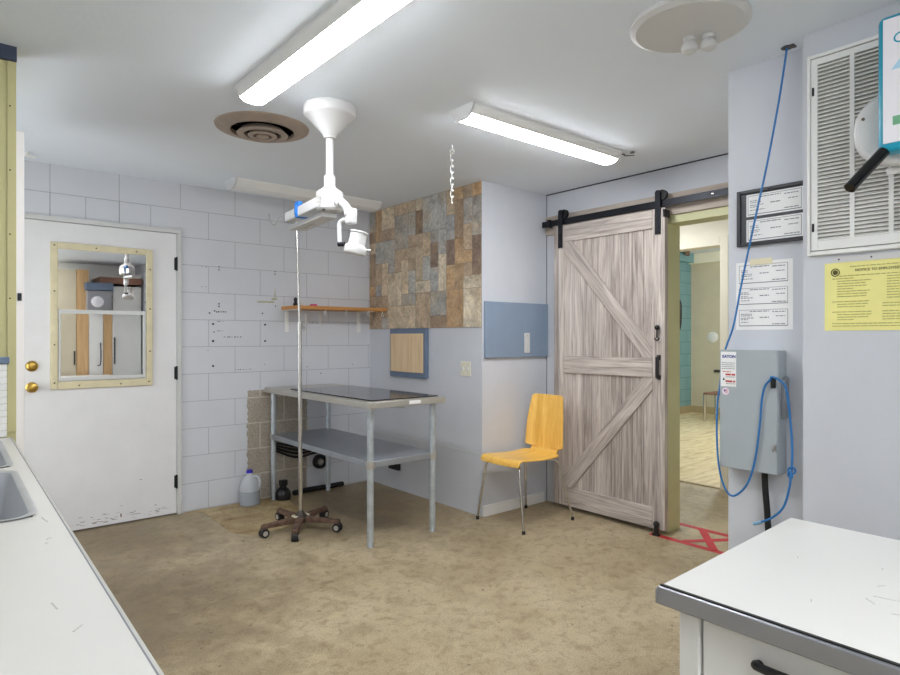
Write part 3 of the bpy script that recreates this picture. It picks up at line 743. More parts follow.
# things in the far room
bn = thing('far_bench', (9.3, 4.6, .004), 'small chrome legged bench in the far room beyond the doorway', 'bench')
MB().box(9.1, 9.5, 4.0, 4.78, .42, .45).build('seat', 'brown_wood', bn, .01)
for x, yy in ((9.12, 4.76), (9.48, 4.76), (9.12, 4.02), (9.48, 4.02)): MB().cyl((x, yy, .004), (x, yy, .42), .025).build('leg', 'chrome', bn)
pt = MB().lathe([(.09, 0), (.09, .01), (.07, .02)], (10.1, 5.127, 1.305), (-1, 0, 0), 20).lathe([(.03, .02), (.03, .03)], (10.1, 5.127, 1.295), (-1, 0, 0), 12).build('wall_plate', 'white', None, origin=(10.1, 5.127, 1.305))
tag(pt, 'round white plate on the tan wall of the far room', 'wall plate')
MB().lathe([(.028, 0), (.028, .002)], (10.079, 5.127, 1.295), (-1, 0, 0), 12).build('knob', 'black', pt)
hk = MB().box(10.07, 10.1, 4.99, 5.10, .715, .755).build('wall_hook', 'dark_steel', None, .004, origin=(10.1, 5.05, .735))
tag(hk, 'small dark fixture low on the tan wall of the far room', 'hook')
hl = MB().tube(spline([(9.606, 5.52, 1.92), (9.606, 5.46, 1.88), (9.606, 5.45, 1.66), (9.606, 5.47, 1.46), (9.606, 5.52, 1.43)]), .035).build('grab_bar', 'black', None, origin=(9.6, 5.5, 1.6))
tag(hl, 'black upright grab handle on the teal wall of the far room', 'handle')

# ------------------------------------------------------------------ panels and plates on the boxed corner
bp = box('wall_board', 'slate_blue', None, 3.062, 3.765-.02, 3.25, 3.269, 1.147, 1.561, .003, origin=(3.4, 3.26, 1.147))
tag(bp, 'flat slate blue board on the pale wall above the chair', 'board')
sw = thing('light_switch', (3.495, 3.25, 1.255), 'tall narrow white switch plate on the slate blue board', 'switch')
MB().box(3.466, 3.526, 3.243, 3.25, 1.178, 1.332).build('plate', 'white_plastic', sw, .003)
for z in (1.20, 1.31): MB().lathe([(.003, 0), (.003, .001)], (3.496, 3.243, z), (0, -1, 0), 8).build('screw', 'screw', sw)
wb = thing('wooden_panel_box', (3.046, 4.14, .967), 'birch board in a blue frame hung below the stone covering', 'board')
MB().box(3.012, 3.045, 3.893, 4.393, .967, 1.371).build('frame', 'box_blue', wb, .003)
MB().prism([(3.012, 4.378, 1.011), (3.004, 4.374, 1.011), (3.001, 4.2, 1.011), (3.001, 4.0, 1.011), (3.006, 3.922, 1.011), (3.012, 3.922, 1.011)], (0, 0, .318)).build('birch_sheet', 'plank_wall', wb, .002)
sp = thing('switch_plate', (3.046, 3.445, 1.063), 'almond double switch plate on the corner wall beside the steel table', 'switch')
MB().box(3.040, 3.0455, 3.389, 3.501, 1.010, 1.118).build('plate', 'almond', sp, .002)
for yy in (3.417, 3.473): MB().box(3.030, 3.040, yy-.008, yy+.008, 1.05, 1.078).build('toggle', 'white_plastic', sp, .002)
for yy in (3.417, 3.473):
    for z in (1.03, 1.098): MB().lathe([(.003, 0), (.003, .001)], (3.04, yy, z), (-1, 0, 0), 8).build('screw', 'screw', sp)
bo = MB().box(3.022, 3.045, 4.08, 4.17, .37, .395).cyl((3.02, 4.16, .385), (2.99, 4.17, .38), .012).build('cord_plug', 'black', None, .003, origin=(3.046, 4.13, .38))
tag(bo, 'black cord plug in the corner wall above the lower shelf', 'plug')
bo = MB().box(3.012, 3.045, 4.28, 4.42, .17, .235).build('outlet_box', 'black', None, .004, origin=(3.046, 4.35, .2))
tag(bo, 'black outlet box low on the corner wall under the shelf', 'outlet')

# ------------------------------------------------------------------ wooden shelf with its things
s = thing('wall_shelf', (2.6, 4.6, 1.53), 'narrow orange brown wooden shelf on the block wall', 'shelf')
MB().box(2.19, 3.036, 4.47, 4.759, 1.524, 1.550).build('board', 'shelf_wood', s, .001)
for x in (2.235, 2.924):
    MB().box(x-.016, x+.016, 4.752, 4.759, 1.342, 1.524).box(x-.014, x+.014, 4.52, 4.759, 1.518, 1.524).build('bracket', 'white', s, .001)
for x in (2.41, 2.54): MB().box(x-.01, x+.01, 4.752, 4.759, 1.41, 1.50).build('hanger_strip', 'white', s, .001)
for x in (2.45, 2.64, 2.86, 3.0):
    MB().cyl((x, 4.49, 1.524), (x, 4.49, 1.505), .003).torus((x, 4.49, 1.493), .012, .003, (0, 1, 0), -PI*.9, PI*.5, 14).build('cup_hook', 'white', s)
bk = MB().lathe([(.018, 0), (.022, .012), (.012, .03), (.014, .045)], (2.215, 4.55, 1.55), seg=14).ball((2.215, 4.55, 1.60), .016).build('bottle_stopper', 'black', None, origin=(2.215, 4.55, 1.55))
tag(bk, 'small black knob ended item standing on the wooden shelf', 'bottle')
bk = MB().lathe([(.018, 0), (.018, .018), (.013, .026), (.008, .028)], (2.275, 4.55, 1.55), seg=16).build('white_jar', 'white_plastic', None, origin=(2.275, 4.55, 1.55))
tag(bk, 'small white round jar on the shelf beside the black item', 'jar')
bk = MB().box(2.345, 2.40, 4.53, 4.57, 1.55, 1.568).build('pink_eraser', 'pink', None, .008, origin=(2.37, 4.55, 1.55))
tag(bk, 'small pink item lying on the wooden shelf', 'eraser')
hk = MB().lathe([(.012, 0), (.012, .004)], (2.374, 4.76, 1.385), (0, -1, 0), 14).torus((2.374, 4.742, 1.375), .02, .006, (0, 1, 0)).build('wall_ring', 'white_plastic', None, origin=(2.374, 4.76, 1.38))
tag(hk, 'white ring hook on the block wall under the shelf', 'hook')

# ------------------------------------------------------------------ steel work table
t = thing('steel_table', (2.325, 3.95, 0), 'long stainless steel work table with galvanised lower shelf', 'table')
TX0, TX1, TY0, TY1 = 2.02, 2.632, 3.18, 4.70
tt = MB().hexa([(TX0, TY0, .862), (TX1, TY0, .862), (TX1, TY1, .862), (TX0, TY1, .862), (TX0, TY0, .902), (TX1, TY0, .902), (TX1, TY1, .902), (TX0, TY1, .902)])
top = tt.build('tabletop', 'steel', t, .003)
MB().box(2.33, 2.42, TY0-.0015, TY0, .872, .894).build('label_sticker', 'paper', top)
ls = MB().box(2.062, 2.59, 3.228, 4.69, .489, .529)
sh = ls.build('lower_shelf', 'shelf_steel', t, .003)
for x, yy in ((2.075, 3.24), (2.565, 3.24), (2.085, 4.675), (2.572, 4.675)):
    lg = MB().cyl((x, yy, .03), (x, yy, .862), .021, seg=20).build('leg', 'galv', t)
    MB().lathe([(.019, 0), (.021, .008), (.016, .022), (.012, .034)], (x, yy, 0), seg=16).build('foot', 'galv', lg)
    MB().lathe([(.027, 0), (.027, .046)], (x, yy, .485), seg=20).build('collar', 'steel', lg)
MB().box(2.3, 2.34, 3.25, 4.66, .84, .862).build('hat_channel', 'galv', t)
gl = MB().box(2.075, 2.60, 3.225, 4.35, .9025, .910).build('glass_sheet', 'dark_glass', None, .001, origin=(2.34, 3.8, .9025))
tag(gl, 'thin black glass sheet lying on the steel table', 'glass sheet')

# cables and fittings under the table
cb = MB()
for k in range(4): cb.tube(spline([(2.13, 4.735, .44-.02*k), (2.3, 4.72, .40-.03*k), (2.46, 4.715, .385-.02*k), (2.60, 4.74, .33)]), .009)
cb.build('black_cables', 'rubber', None, origin=(2.3, 4.74, .4)); tag(bpy.data.objects['black_cables'], 'bundle of black cables on the bare block under the shelf', 'cable')
jn = MB().lathe([(.06, 0), (.06, .02), (.035, .035)], (2.53, 4.76, .24), (0, -1, 0), 20).torus((2.53, 4.72, .24), .045, .012, (0, 1, 0)).build('round_fitting', 'black', None, origin=(2.53, 4.76, .27))
tag(jn, 'round black pipe fitting on the wall behind the table', 'fitting')
MB().lathe([(.03, 0), (.02, .012)], (2.53, 4.725, .24), (0, -1, 0), 14).build('cap', 'caster', jn)
sb = thing('black_bottle', (2.16, 4.66, 0), 'squat black pump bottle beside the back left table leg', 'bottle')
MB().lathe([(.055, 0), (.062, .01), (.062, .06), (.045, .085), (.03, .095)], (2.15, 4.64, 0), seg=20).build('body', 'black', sb)
MB().cyl((2.15, 4.64, .09), (2.15, 4.64, .12), .026).box(2.12, 2.18, 4.615, 4.66, .115, .158).build('pump_head', 'black', sb, .005)
hs = MB().tube(spline([(2.27, 4.70, .022), (2.4, 4.725, .022), (2.56, 4.725, .022), (2.75, 4.735, .02)]), .02).build('floor_hose', 'rubber', None, origin=(2.4, 4.72, 0))
tag(hs, 'black hose lying along the base of the block wall', 'hose')

# jug of water
j = thing('water_jug', (1.885, 4.665, 0), 'half full plastic gallon jug with blue cap by block wall', 'jug')
prof = [(.068, .0), (.076, .008), (.076, .115), (.074, .15), (.064, .18), (.042, .212), (.024, .232), (.021, .236), (.021, .25)]
MB().lathe(prof, (1.885, 4.665, 0), seg=28).build('bottle', 'jug', j)
MB().lathe([(.070, .001), (.0775, .009), (.0775, .112)], (1.885, 4.665, 0), seg=28).build('water', 'water', j)
MB().lathe([(.024, 0), (.024, .02), (.02, .024)], (1.885, 4.665, .248), seg=20).build('cap', 'blue_cap', j)
MB().tube(spline([(1.905, 4.645, .222), (1.932, 4.625, .218), (1.945, 4.615, .18), (1.94, 4.62, .13)]), .012).build('handle', 'jug', j)

# ------------------------------------------------------------------ IV stand
iv = thing('iv_stand', (1.915, 3.86, 0), 'tall chrome IV pole on rusty five legged caster base', 'iv stand')
MB().cyl((1.917, 3.862, .06), (1.913, 3.868, 1.39), .0135, seg=16).build('lower_pole', 'chrome', iv)
MB().cyl((1.913, 3.868, 1.38), (1.895, 3.89, 2.13), .0085, seg=14).build('upper_pole', 'chrome', iv)
MB().cyl((1.9132, 3.868, 1.355), (1.9128, 3.868, 1.40), .0175, seg=16).build('collar', 'chrome', iv)
for sg in (-1, 1):
    pts = [(1.895, 3.89, 2.125), (1.895-sg*.04, 3.89+sg*.03, 2.145), (1.895-sg*.085, 3.89+sg*.065, 2.11), (1.895-sg*.115, 3.89+sg*.085, 2.06), (1.895-sg*.14, 3.89+sg*.10, 2.09), (1.895-sg*.145, 3.89+sg*.105, 2.14)]
    MB().tube(spline(pts), .0035, 8).build('hook', 'chrome', iv)
hub = MB().lathe([(.05, .05), (.055, .06), (.055, .085), (.03, .10), (.018, .12)], (1.917, 3.862, 0), seg=20).build('hub', 'dark_steel', iv)
MB().box(1.86, 1.97, 3.835, 3.885, .086, .094).build('tape_label', 'tape_cream', iv)
for tx, ty in ((1.641, 3.84), (1.887, 4.160), (1.736, 3.590), (2.165, 3.985), (2.09, 3.62)):
    d = Vector((tx-1.917, ty-3.862, 0)); L = d.length; d.normalize(); nn = Vector((-d.y, d.x, 0))
    o0 = Vector((1.917, 3.862, 0))
    def P(r, s_, z): return o0+d*r+nn*s_+Vector((0, 0, z))
    L = .285
    lg = MB().hexa([P(.03, -.026, .05), P(L, -.018, .058), P(L, .018, .058), P(.03, .026, .05), P(.03, -.026, .088), P(L, -.018, .08), P(L, .018, .08), P(.03, .026, .088)]).build('base_leg', 'rust', iv, .004)
    c0 = P(L-.015, 0, 0)
    MB().cyl(c0+Vector((0, 0, .045)), c0+Vector((0, 0, .085)), .009).hexa([P(L-.035, -.016, .03), P(L+.005, -.016, .03), P(L+.005, .016, .03), P(L-.035, .016, .03), P(L-.035, -.016, .062), P(L+.005, -.016, .062), P(L+.005, .016, .062), P(L-.035, .016, .062)]).build('caster_fork', 'dark_steel', lg)
    MB().cyl(c0+nn*-.022+Vector((0, 0, .028)), c0+nn*.022+Vector((0, 0, .028)), .028, seg=18).build('caster_wheel', 'rubber', lg)
    MB().cyl(c0+nn*-.0235+Vector((0, 0, .028)), c0+nn*.0235+Vector((0, 0, .028)), .017, seg=14).build('wheel_hub', 'caster', lg)

# ------------------------------------------------------------------ wooden chair
ch = thing('wooden_chair', (3.23, 3.02, 0), 'yellow bent plywood chair with slim chrome legs', 'chair')
def sheet(name, mat, prof, widths, thick, yc):
    """prof: (x, z) points; widths: half widths; curved plywood sheet"""
    bm = bmesh.new(); nv = 12; rows = []
    for (x, z, dish), hw in zip(prof, widths):
        rows.append([bm.verts.new((x+dish[0]*(s_*s_), yc+hw*s_, z+dish[1]*(s_*s_))) for s_ in [(-1+2*k/nv) for k in range(nv+1)]])
    for a, b in zip(rows, rows[1:]):
        for k in range(nv): bm.faces.new((a[k], a[k+1], b[k+1], b[k]))
    bmesh.ops.recalc_face_normals(bm, faces=bm.faces)
    me = bpy.data.meshes.new(name); o_at = Vector(ch['_o'])
    for v in bm.verts: v.co -= o_at
    bm.to_mesh(me); bm.free(); me.materials.append(M[mat])
    for p_ in me.polygons: p_.use_smooth = True
    o = bpy.data.objects.new(name, me); C.objects.link(o); o.parent = ch; o['_o'] = tuple(o_at)
    md = o.modifiers.new('thickness', 'SOLIDIFY'); md.thickness = thick; md.offset = 0
    md = o.modifiers.new('edge', 'BEVEL'); md.width = .003; md.segments = 2; md.limit_method = 'ANGLE'
    return o
yc = 3.015
sp_ = spline([(2.968, 0, .425), (2.978, 0, .452), (3.008, 0, .464), (3.11, 0, .457), (3.22, 0, .450), (3.34, 0, .452), (3.408, 0, .462)], 6)
n_ = len(sp_)
wd = []
for i in range(n_):
    t_ = i/(n_-1)
    hw = .186-.004*t_ if t_ < .9 else .182-.06*((t_-.9)/.1)**2
    if t_ < .1: hw = .178+.008*(t_/.1)
    wd.append(hw)
sheet('seat', 'seat_wood', [(p_.x, p_.z, (0, .006)) for p_ in sp_], wd, .011, yc)
bp_ = spline([(3.406, 0, .462), (3.430, 0, .478), (3.440, 0, .498), (3.444, 0, .53), (3.450, 0, .62), (3.461, 0, .72), (3.477, 0, .82), (3.488, 0, .877)], 6)
wd = []
for p_ in bp_:
    z = p_.z
    if z < .492: hw = .124
    elif z < .512: hw = .124+(.178-.124)*math.sin((z-.492)/.02*PI/2)
    elif z < .70: hw = .178-.010*(z-.512)/.188
    elif z < .86: hw = .168-.022*(z-.70)/.16
    else: hw = .146-.018*((z-.86)/.015)**2
    wd.append(hw)
sheet('backrest', 'chair_wood', [(p_.x, p_.z, (-.022 if p_.z > .5 else 0, 0)) for p_ in bp_], wd, .011, yc)
def chair_leg(pts): MB().tube(spline(pts, 6), .0085, 12).build('leg', 'chrome', ch)
tips = [(2.985, 3.25), (2.983, 2.80), (3.487, 2.80), (3.46, 3.225)]
legs = [[(3.12, 3.03, .438), (3.05, 3.12, .437), (3.010, 3.172, .418), (3.002, 3.195, .33), (2.985, 3.25, .012)],
        [(3.12, 3.01, .438), (3.05, 2.92, .437), (3.017, 2.872, .418), (3.005, 2.855, .33), (2.983, 2.80, .012)],
        [(3.26, 3.01, .436), (3.34, 2.91, .437), (3.395, 2.868, .420), (3.425, 2.852, .35), (3.487, 2.80, .012)],
        [(3.26, 3.03, .436), (3.34, 3.13, .437), (3.395, 3.172, .420), (3.41, 3.185, .35), (3.46, 3.225, .012)]]
for l_, (x, yy) in zip(legs, tips):
    MB().tube(spline(l_, 6), .0085, 12).build('leg', 'chrome', ch)
    MB().cyl((x, yy, 0), (x, yy, .022), .0115).build('rubber_foot', 'rubber', ch)
MB().box(3.08, 3.30, 2.98, 3.06, .432, .444).build('seat_plate', 'dark_steel', ch)

# ------------------------------------------------------------------ counter with double sink
c = thing('counter', (-.1, 1.1, 0), 'white laminate counter along the left wall, worn and scuffed', 'counter')
# worktop built around the sink cut-outs
wt = MB()
B1, B2 = (-.27, .168, 1.60, 2.185), (-.27, .168, 2.26, 2.86)
for q in ((-.37, B1[0], -1.0, 2.932), (B1[1], .212, -1.0, 2.932), (B1[0], B1[1], -1.0, B1[2]), (B1[0], B1[1], B1[3], B2[2]), (B1[0], B1[1], B2[3], 2.932)):
    wt.box(q[0], q[1], q[2], q[3], .875, .91)
bmesh.ops.remove_doubles(wt.bm, verts=wt.bm.verts, dist=.0005)
wt.build('worktop', 'counter', c)
MB().box(.212, .214, -1.0, 2.932, .905, .9105).build('edge_joint', 'ink', c)
MB().box(.212, .220, -1.0, 2.932, .87, .909).build('edge_band', 'counter_edge', c, .002)
MB().box(-.36, .19, -1.0, 2.93, .10, .70).box(-.36, .19, -1.0, 1.5, .70, .875).box(-.36, .14, -1.0, 2.93, 0, .10).build('cabinet_body', 'white', c)
for i in range(5): MB().box(.19, .208, -.98+i*.785, -.98+i*.785+.77, .13, .68).build('door', 'white', c, .003)
mk = MB()
for x, yy, a, l in ((.185, 1.56, 1.0, .05), (.176, 1.41, .2, .012), (.17, 1.38, .4, .010), (.145, 1.05, 1.0, .03), (.16, .95, .2, .02), (.07, 1.10, .2, .02)):
    d = Vector((math.cos(a+.7), math.sin(a+.7), 0))*l/2; nn = Vector((-d.y, d.x, 0)).normalized()*.0011; p0 = Vector((x, yy, .9098))
    mk.prism([p0-d-nn, p0+d-nn, p0+d+nn, p0-d+nn], (0, 0, .0007))
mk.build('scuff_marks', 'scuff', c)
bs = thing('backsplash', (-.1, 2.945, .91), 'white ribbed backsplash panel with blue grey cap at counter end', 'backsplash')
bb = MB()
for k in range(11): bb.box(-.42, .222, 2.938, 2.949, .912+k*.0257, .912+k*.0257+.0247)
bb.build('panel', 'white', bs, .002)
MB().box(-.42, .23, 2.932, 2.949, 1.195, 1.222).build('cap_strip', 'box_blue', bs, .003)
sk = thing('double_sink', (-.05, 2.2, .91), 'stainless steel double sink set in the white counter', 'sink')
def basin(q, name):
    x0, x1, y0, y1 = q; bm = bmesh.new(); rings = []
    for ins, z, rr in ((-.012, .9135, .05), (-.004, .9145, .048), (.004, .912, .045), (.012, .88, .05), (.03, .74, .06), (.05, .725, .06), (.16, .72, .05)):
        ring = []; X0, X1, Y0, Y1 = x0+ins, x1-ins, y0+ins, y1-ins
        for cx, cy, a0 in ((X1-rr, Y1-rr, 0), (X0+rr, Y1-rr, 90), (X0+rr, Y0+rr, 180), (X1-rr, Y0+rr, 270)):
            for k in range(7):
                a = math.radians(a0+k*15); ring.append(bm.verts.new((cx+rr*math.cos(a), cy+rr*math.sin(a), z)))
        rings.append(ring)
    for a, b in zip(rings, rings[1:]):
        for k in range(len(a)): bm.faces.new((a[k], a[(k+1) % len(a)], b[(k+1) % len(a)], b[k]))
    bm.faces.new(rings[-1])
    mb = MB(); mb.bm.free(); mb.bm = bm
    o = mb.build(name, 'sink', sk)
    MB().lathe([(.04, 0), (.04, .004), (.02, .002)], ((x0+x1)/2, (y0+y1)/2, .721), seg=20).build('drain', 'dark_steel', o)
    return o
basin(B1, 'basin'); basin(B2, 'basin')
MB().cyl((-.31, 2.22, .91), (-.31, 2.22, 1.08), .014).tube(spline([(-.31, 2.22, 1.08), (-.29, 2.22, 1.13), (-.22, 2.22, 1.13), (-.16, 2.22, 1.08)]), .011).build('tap', 'chrome', sk)

# the counter run is not quite square with the room
for ob in (c, sk):
    piv = Vector((0, 1.7, 0)); ob.rotation_euler = (0, 0, -.0155)
    ob.location = piv+Matrix.Rotation(-.0155, 3, 'Z') @ (ob.location-piv)
# ------------------------------------------------------------------ white desk
k = thing('steel_desk', (1.6, 0, 0), 'white topped steel desk with grey metal edge at lower right', 'desk')
KX0, KX1, KY0, KY1 = 1.234, 2.0, -.78, .752
MB().hexa([(KX0+.008, KY0, .728), (KX1, KY0, .728), (KX1, KY1+.02, .728), (KX0+.008, KY1-.006, .728), (KX0+.008, KY0, .75), (KX1, KY0, .75), (KX1, KY1+.02, .75), (KX0+.008, KY1-.006, .75)]).build('desk_top', 'desk_top', k, .003)
MB().box(KX0+.001, KX0+.009, KY0, KY1-.004, .742, .7503).build('gap_strip', 'black', k)
MB().box(KX0-.006, KX0+.004, KY0, KY1, .708, .748).box(KX0-.006, KX1, KY1-.002, KY1+.005, .708, .742).build('edge_trim', 'desk_edge', k, .004)
MB().box(KX0+.035, KX1-.03, .675, KY1-.03, .0, .71).build('pedestal', 'desk_body', k, .004)
MB().box(KX0+.055, KX1-.03, .28, .68, .08, .71).build('drawer_case', 'desk_body', k, .004)
for z0, z1 in ((.50, .69), (.30, .49), (.10, .29)):
    dw = MB().box(KX0+.040, KX0+.055, .29, .67, z0, z1).build('drawer', 'desk_body', k, .004)
    MB().tube(spline([(KX0+.04, .55, z1-.05), (KX0+.018, .545, z1-.045), (KX0+.016, .48, z1-.045), (KX0+.018, .415, z1-.045), (KX0+.04, .41, z1-.05)]), .009).build('handle', 'black', dw)
MB().box(KX0+.06, KX1-.03, -.75, -.35, .0, .71).build('pedestal', 'desk_body', k, .004)
MB().box(KX1-.06, KX1-.045, -.35, .28, .2, .71).build('modesty_panel', 'desk_body', k)
mk = MB()
for x, yy, a, l in ((1.53, .40, 1.8, .05), (1.60, .43, 2.6, .02), (1.49, .42, .8, .03), (1.46, .36, 2, .03), (1.55, .34, .3, .02), (1.82, .30, 2.1, .09), (1.86, .35, 2.3, .05), (1.40, .50, .4, .015), (1.65, .62, .3, .01), (1.72, .46, .1, .012), (1.50, .31, 1, .012), (1.92, .2, 1, .02)):
    d = Vector((math.cos(a), math.sin(a), 0))*l/2; nn = Vector((-d.y, d.x, 0)).normalized()*.0011; p0 = Vector((x, yy, .7498))
    mk.prism([p0-d-nn, p0+d-nn, p0+d+nn, p0-d+nn], (0, 0, .0007))
mk.build('scuff_marks', 'scuff', k)

# ------------------------------------------------------------------ ceiling: lamps, vent, chain, exam light
def wrap_light(label, x0, x1, y0, y1, lens, loc):
    t = thing('ceiling_light', loc, label, 'ceiling light', 'wraparound ceiling lights')
    along_y = (y1-y0) > (x1-x0); L = max(x1-x0, y1-y0); W = min(x1-x0, y1-y0); cx, cy = (x0+x1)/2, (y0+y1)/2
    def T(l, w_, z): return (cx+w_, cy+l, H-z) if along_y else (cx+l, cy+w_, H-z)
    hw = W/2
    MB().prism([T(-L/2+.003, a, z) for a, z in ((-hw, 0), (-hw, .012), (-hw*.72, .046), (hw*.72, .046), (hw, .012), (hw, 0))], Vector(T(L/2-.003, 0, 0))-Vector(T(-L/2+.003, 0, 0))).build('housing', 'white', t, .001)
    sec = [(-hw*.70, .044), (-hw*.66, .052), (-hw*.5, .060), (-hw*.25, .065), (0, .066), (hw*.25, .065), (hw*.5, .060), (hw*.66, .052), (hw*.70, .044)]
    MB().prism([T(-L/2+.012, a, z) for a, z in sec], Vector(T(L/2-.012, 0, 0))-Vector(T(-L/2+.012, 0, 0))).build('lens', lens, t)
    cap = [(-hw*1.01, 0), (-hw*1.01, .014), (-hw*.74, .050), (-hw*.5, .064), (0, .069), (hw*.5, .064), (hw*.74, .050), (hw*1.01, .014), (hw*1.01, 0)]
    for a in (-L/2, L/2-.012):
        MB().prism([T(a, q, z) for q, z in cap], Vector(T(a+.012, 0, 0))-Vector(T(a, 0, 0))).build('end_cap', 'white_plastic', t)
    return t
wrap_light('lit ceiling light pointing into the upper left beside the round vent', 1.04, 1.205, 1.52, 2.75, 'lamp', (1.12, 2.13, H))
wrap_light('lit ceiling light right of the white exam lamp', 1.985, 3.205, 2.195, 2.365, 'lamp', (2.6, 2.28, H))
wrap_light('unlit ceiling light along the top of the block wall', 1.64, 2.88, 4.305, 4.52, 'lens_off', (2.26, 4.41, H))
cl = wrap_light('added fill ceiling light behind the camera over the counter side', -.1, 1.12, -.62, -.46, 'lamp', (.5, -.54, H))  # extra fixture put in out of view to lift the overall brightness
wrap_light('added fill ceiling light against the wall behind the camera', -.1, 1.12, -1.2, -1.04, 'lamp', (.5, -1.12, H))  # second added fixture, more light on the faces turned to the camera
wr_ = MB().tube(spline([(3.205, 2.25, 2.42), (3.26, 2.22, 2.424), (3.30, 2.24, 2.428), (3.34, 2.2, 2.43)]), .004, 6).torus((3.27, 2.17, 2.425), .014, .003, (0, 0, 1), 0, 4.5, 14).build('loose_wire', 'dark_steel', None, origin=(3.27, 2.2, H))
tag(wr_, 'short loose wire on the ceiling at the end of the lamp', 'wire')

v = thing('ceiling_vent', (1.36, 3.2, H), 'round tan ceiling air diffuser with stepped rings', 'vent')
VC = (1.365, 3.2, H)
MB().lathe([(.245, 0), (.243, .006), (.20, .020), (.172, .026), (.165, .024), (.168, .004)], VC, (0, 0, -1), 48, cap=False).build('outer_ring', 'brown_vent', v)
MB().lathe([(.167, .002), (.01, .002)], VC, (0, 0, -1), 32).build('throat', 'dark_hole', v)
MB().lathe([(.110, .014), (.134, .040), (.130, .043), (.098, .044), (.094, .040), (.100, .014)], VC, (0, 0, -1), 40, cap=False).build('middle_ring', 'brown_vent', v)
MB().lathe([(.060, .018), (.076, .046), (.072, .050), (.052, .051), (.048, .046), (.05, .018)], VC, (0, 0, -1), 32, cap=False).build('inner_ring', 'brown_vent', v)
MB().lathe([(.026, .03), (.034, .050), (.02, .055), (.002, .056)], VC, (0, 0, -1), 24).build('centre_disc', 'brown_vent', v)
MB().box(1.205, 1.525, 3.197, 3.203, H-.014, H-.008).box(1.362, 1.368, 3.04, 3.36, H-.013, H-.0075).build('cross_bars', 'black_metal', v)

cn = thing('hanging_chain', (2.343, 2.774, H), 'short white chain hanging from a ceiling hook', 'chain')
MB().cyl((2.343, 2.774, H), (2.343, 2.774, H-.03), .004).torus((2.343, 2.774, H-.04), .012, .003, (1, .6, 0), -1, 4.2, 16).build('ceiling_hook', 'white', cn)
zz = H-.055
for i in range(8):
    m = MB(); r, hl_ = .0085, .014
    ax = Vector((1, 1, 0)).normalized() if i % 2 else Vector((1, -1, 0)).normalized()
    pts = []
    for q in range(21):
        a = 2*PI*q/20; dx = r*math.cos(a); dz = r*math.sin(a)+(hl_ if math.sin(a) >= 0 else -hl_)
        pts.append(Vector((2.343, 2.774, zz-.018))+ax*dx+Vector((0, 0, dz)))
    m.tube(pts, .0026, 6, cap=False).build('link', 'white', cn); zz -= .0355

x = thing('exam_light', (1.492, 2.695, H), 'white ceiling mounted exam light with folded double arm', 'exam light')
EC = (1.492, 2.695, H)
MB().lathe([(.120, 0), (.126, .008), (.126, .046), (.121, .054), (.114, .058), (.038, .138), (.034, .146), (.030, .150), (.030, .158), (.02, .162)], EC, (0, 0, -1), 40).build('canopy', 'white_plastic', x)
MB().cyl((1.492, 2.695, 2.28), (1.492, 2.695, 2.05), .0185, seg=24).build('down_tube', 'white_plastic', x)
MB().lathe([(.026, 0), (.028, .004), (.028, .05), (.031, .053), (.031, .06)], (1.492, 2.695, 2.088), (0, 0, -1), 24).build('collar', 'white_plastic', x)
hd = MB().lathe([(.03, 0), (.058, .018), (.066, .026), (.066, .105), (.058, .116), (.02, .118)], (1.492, 2.695, 2.03), (0, 0, -1), 28).build('swivel_head', 'white_plastic', x)
MB().box(1.424, 1.4265, 2.66, 2.70, 1.965, 1.985).box(1.424, 1.4265, 2.66, 2.70, 1.945, 1.955).build('printed_label', 'scuff', hd)
MB().cyl((1.44, 2.66, 1.914), (1.44, 2.66, 1.908), .008).build('screw', 'black', hd)
ua = MB().hexa([(1.425, 2.67, 1.928), (1.475, 2.67, 1.928), (1.475, 3.06, 1.905), (1.425, 3.06, 1.905), (1.425, 2.67, 1.982), (1.475, 2.67, 1.982), (1.475, 3.06, 1.955), (1.425, 3.06, 1.955)]).build('upper_arm', 'white_plastic', x, .006)
MB().box(1.42, 1.48, 2.905, 2.93, 1.91, 1.972).box(1.425, 1.445, 2.895, 2.94, 1.966, 1.992).box(1.416, 1.422, 2.912, 2.926, 1.925, 1.98).build('blue_tape', 'blue_tape', ua, .002)
la = MB().hexa([(1.452, 2.70, 1.886), (1.535, 2.70, 1.886), (1.535, 3.03, 1.866), (1.452, 3.06, 1.866), (1.452, 2.70, 1.912), (1.535, 2.70, 1.912), (1.535, 3.03, 1.892), (1.452, 3.06, 1.892)]).build('lower_arm', 'white_plastic', x, .005)
MB().torus((1.49, 2.955, 1.8705), .014, .0025, (0, .06, -1), .9, 5.6, 16, 6).build('printed_emblem', 'scuff', la)
m = MB(); yy = 2.93
while yy > 2.86: m.box(1.484, 1.497, yy-.006, yy, 1.8705+(2.955-yy)*.06, 1.8722+(2.955-yy)*.06); yy -= .010
m.build('printed_text', 'scuff', la)
MB().tube(spline([(1.492, 2.66, 1.955), (1.498, 2.60, 1.945), (1.508, 2.56, 1.915), (1.512, 2.55, 1.88)]), .020, 14).cyl((1.495, 2.615, 1.955), (1.499, 2.595, 1.935), .025, seg=18).build('elbow', 'white_plastic', x)
MB().box(1.498, 1.535, 2.505, 2.565, 1.832, 1.906).build('lamp_block', 'white_plastic', x, .008)
MB().tube(spline([(1.51, 2.56, 1.858), (1.502, 2.595, 1.855), (1.497, 2.61, 1.835), (1.497, 2.607, 1.745)]), .0105).build('drop_arm', 'white_plastic', x)
MB().cyl((1.491, 2.612, 1.745), (1.512, 2.588, 1.745), .012).build('pivot_knob', 'black_metal', x)
ax = Vector((-.17, .13, -1)).normalized(); lc = Vector((1.553, 2.520, 1.800))
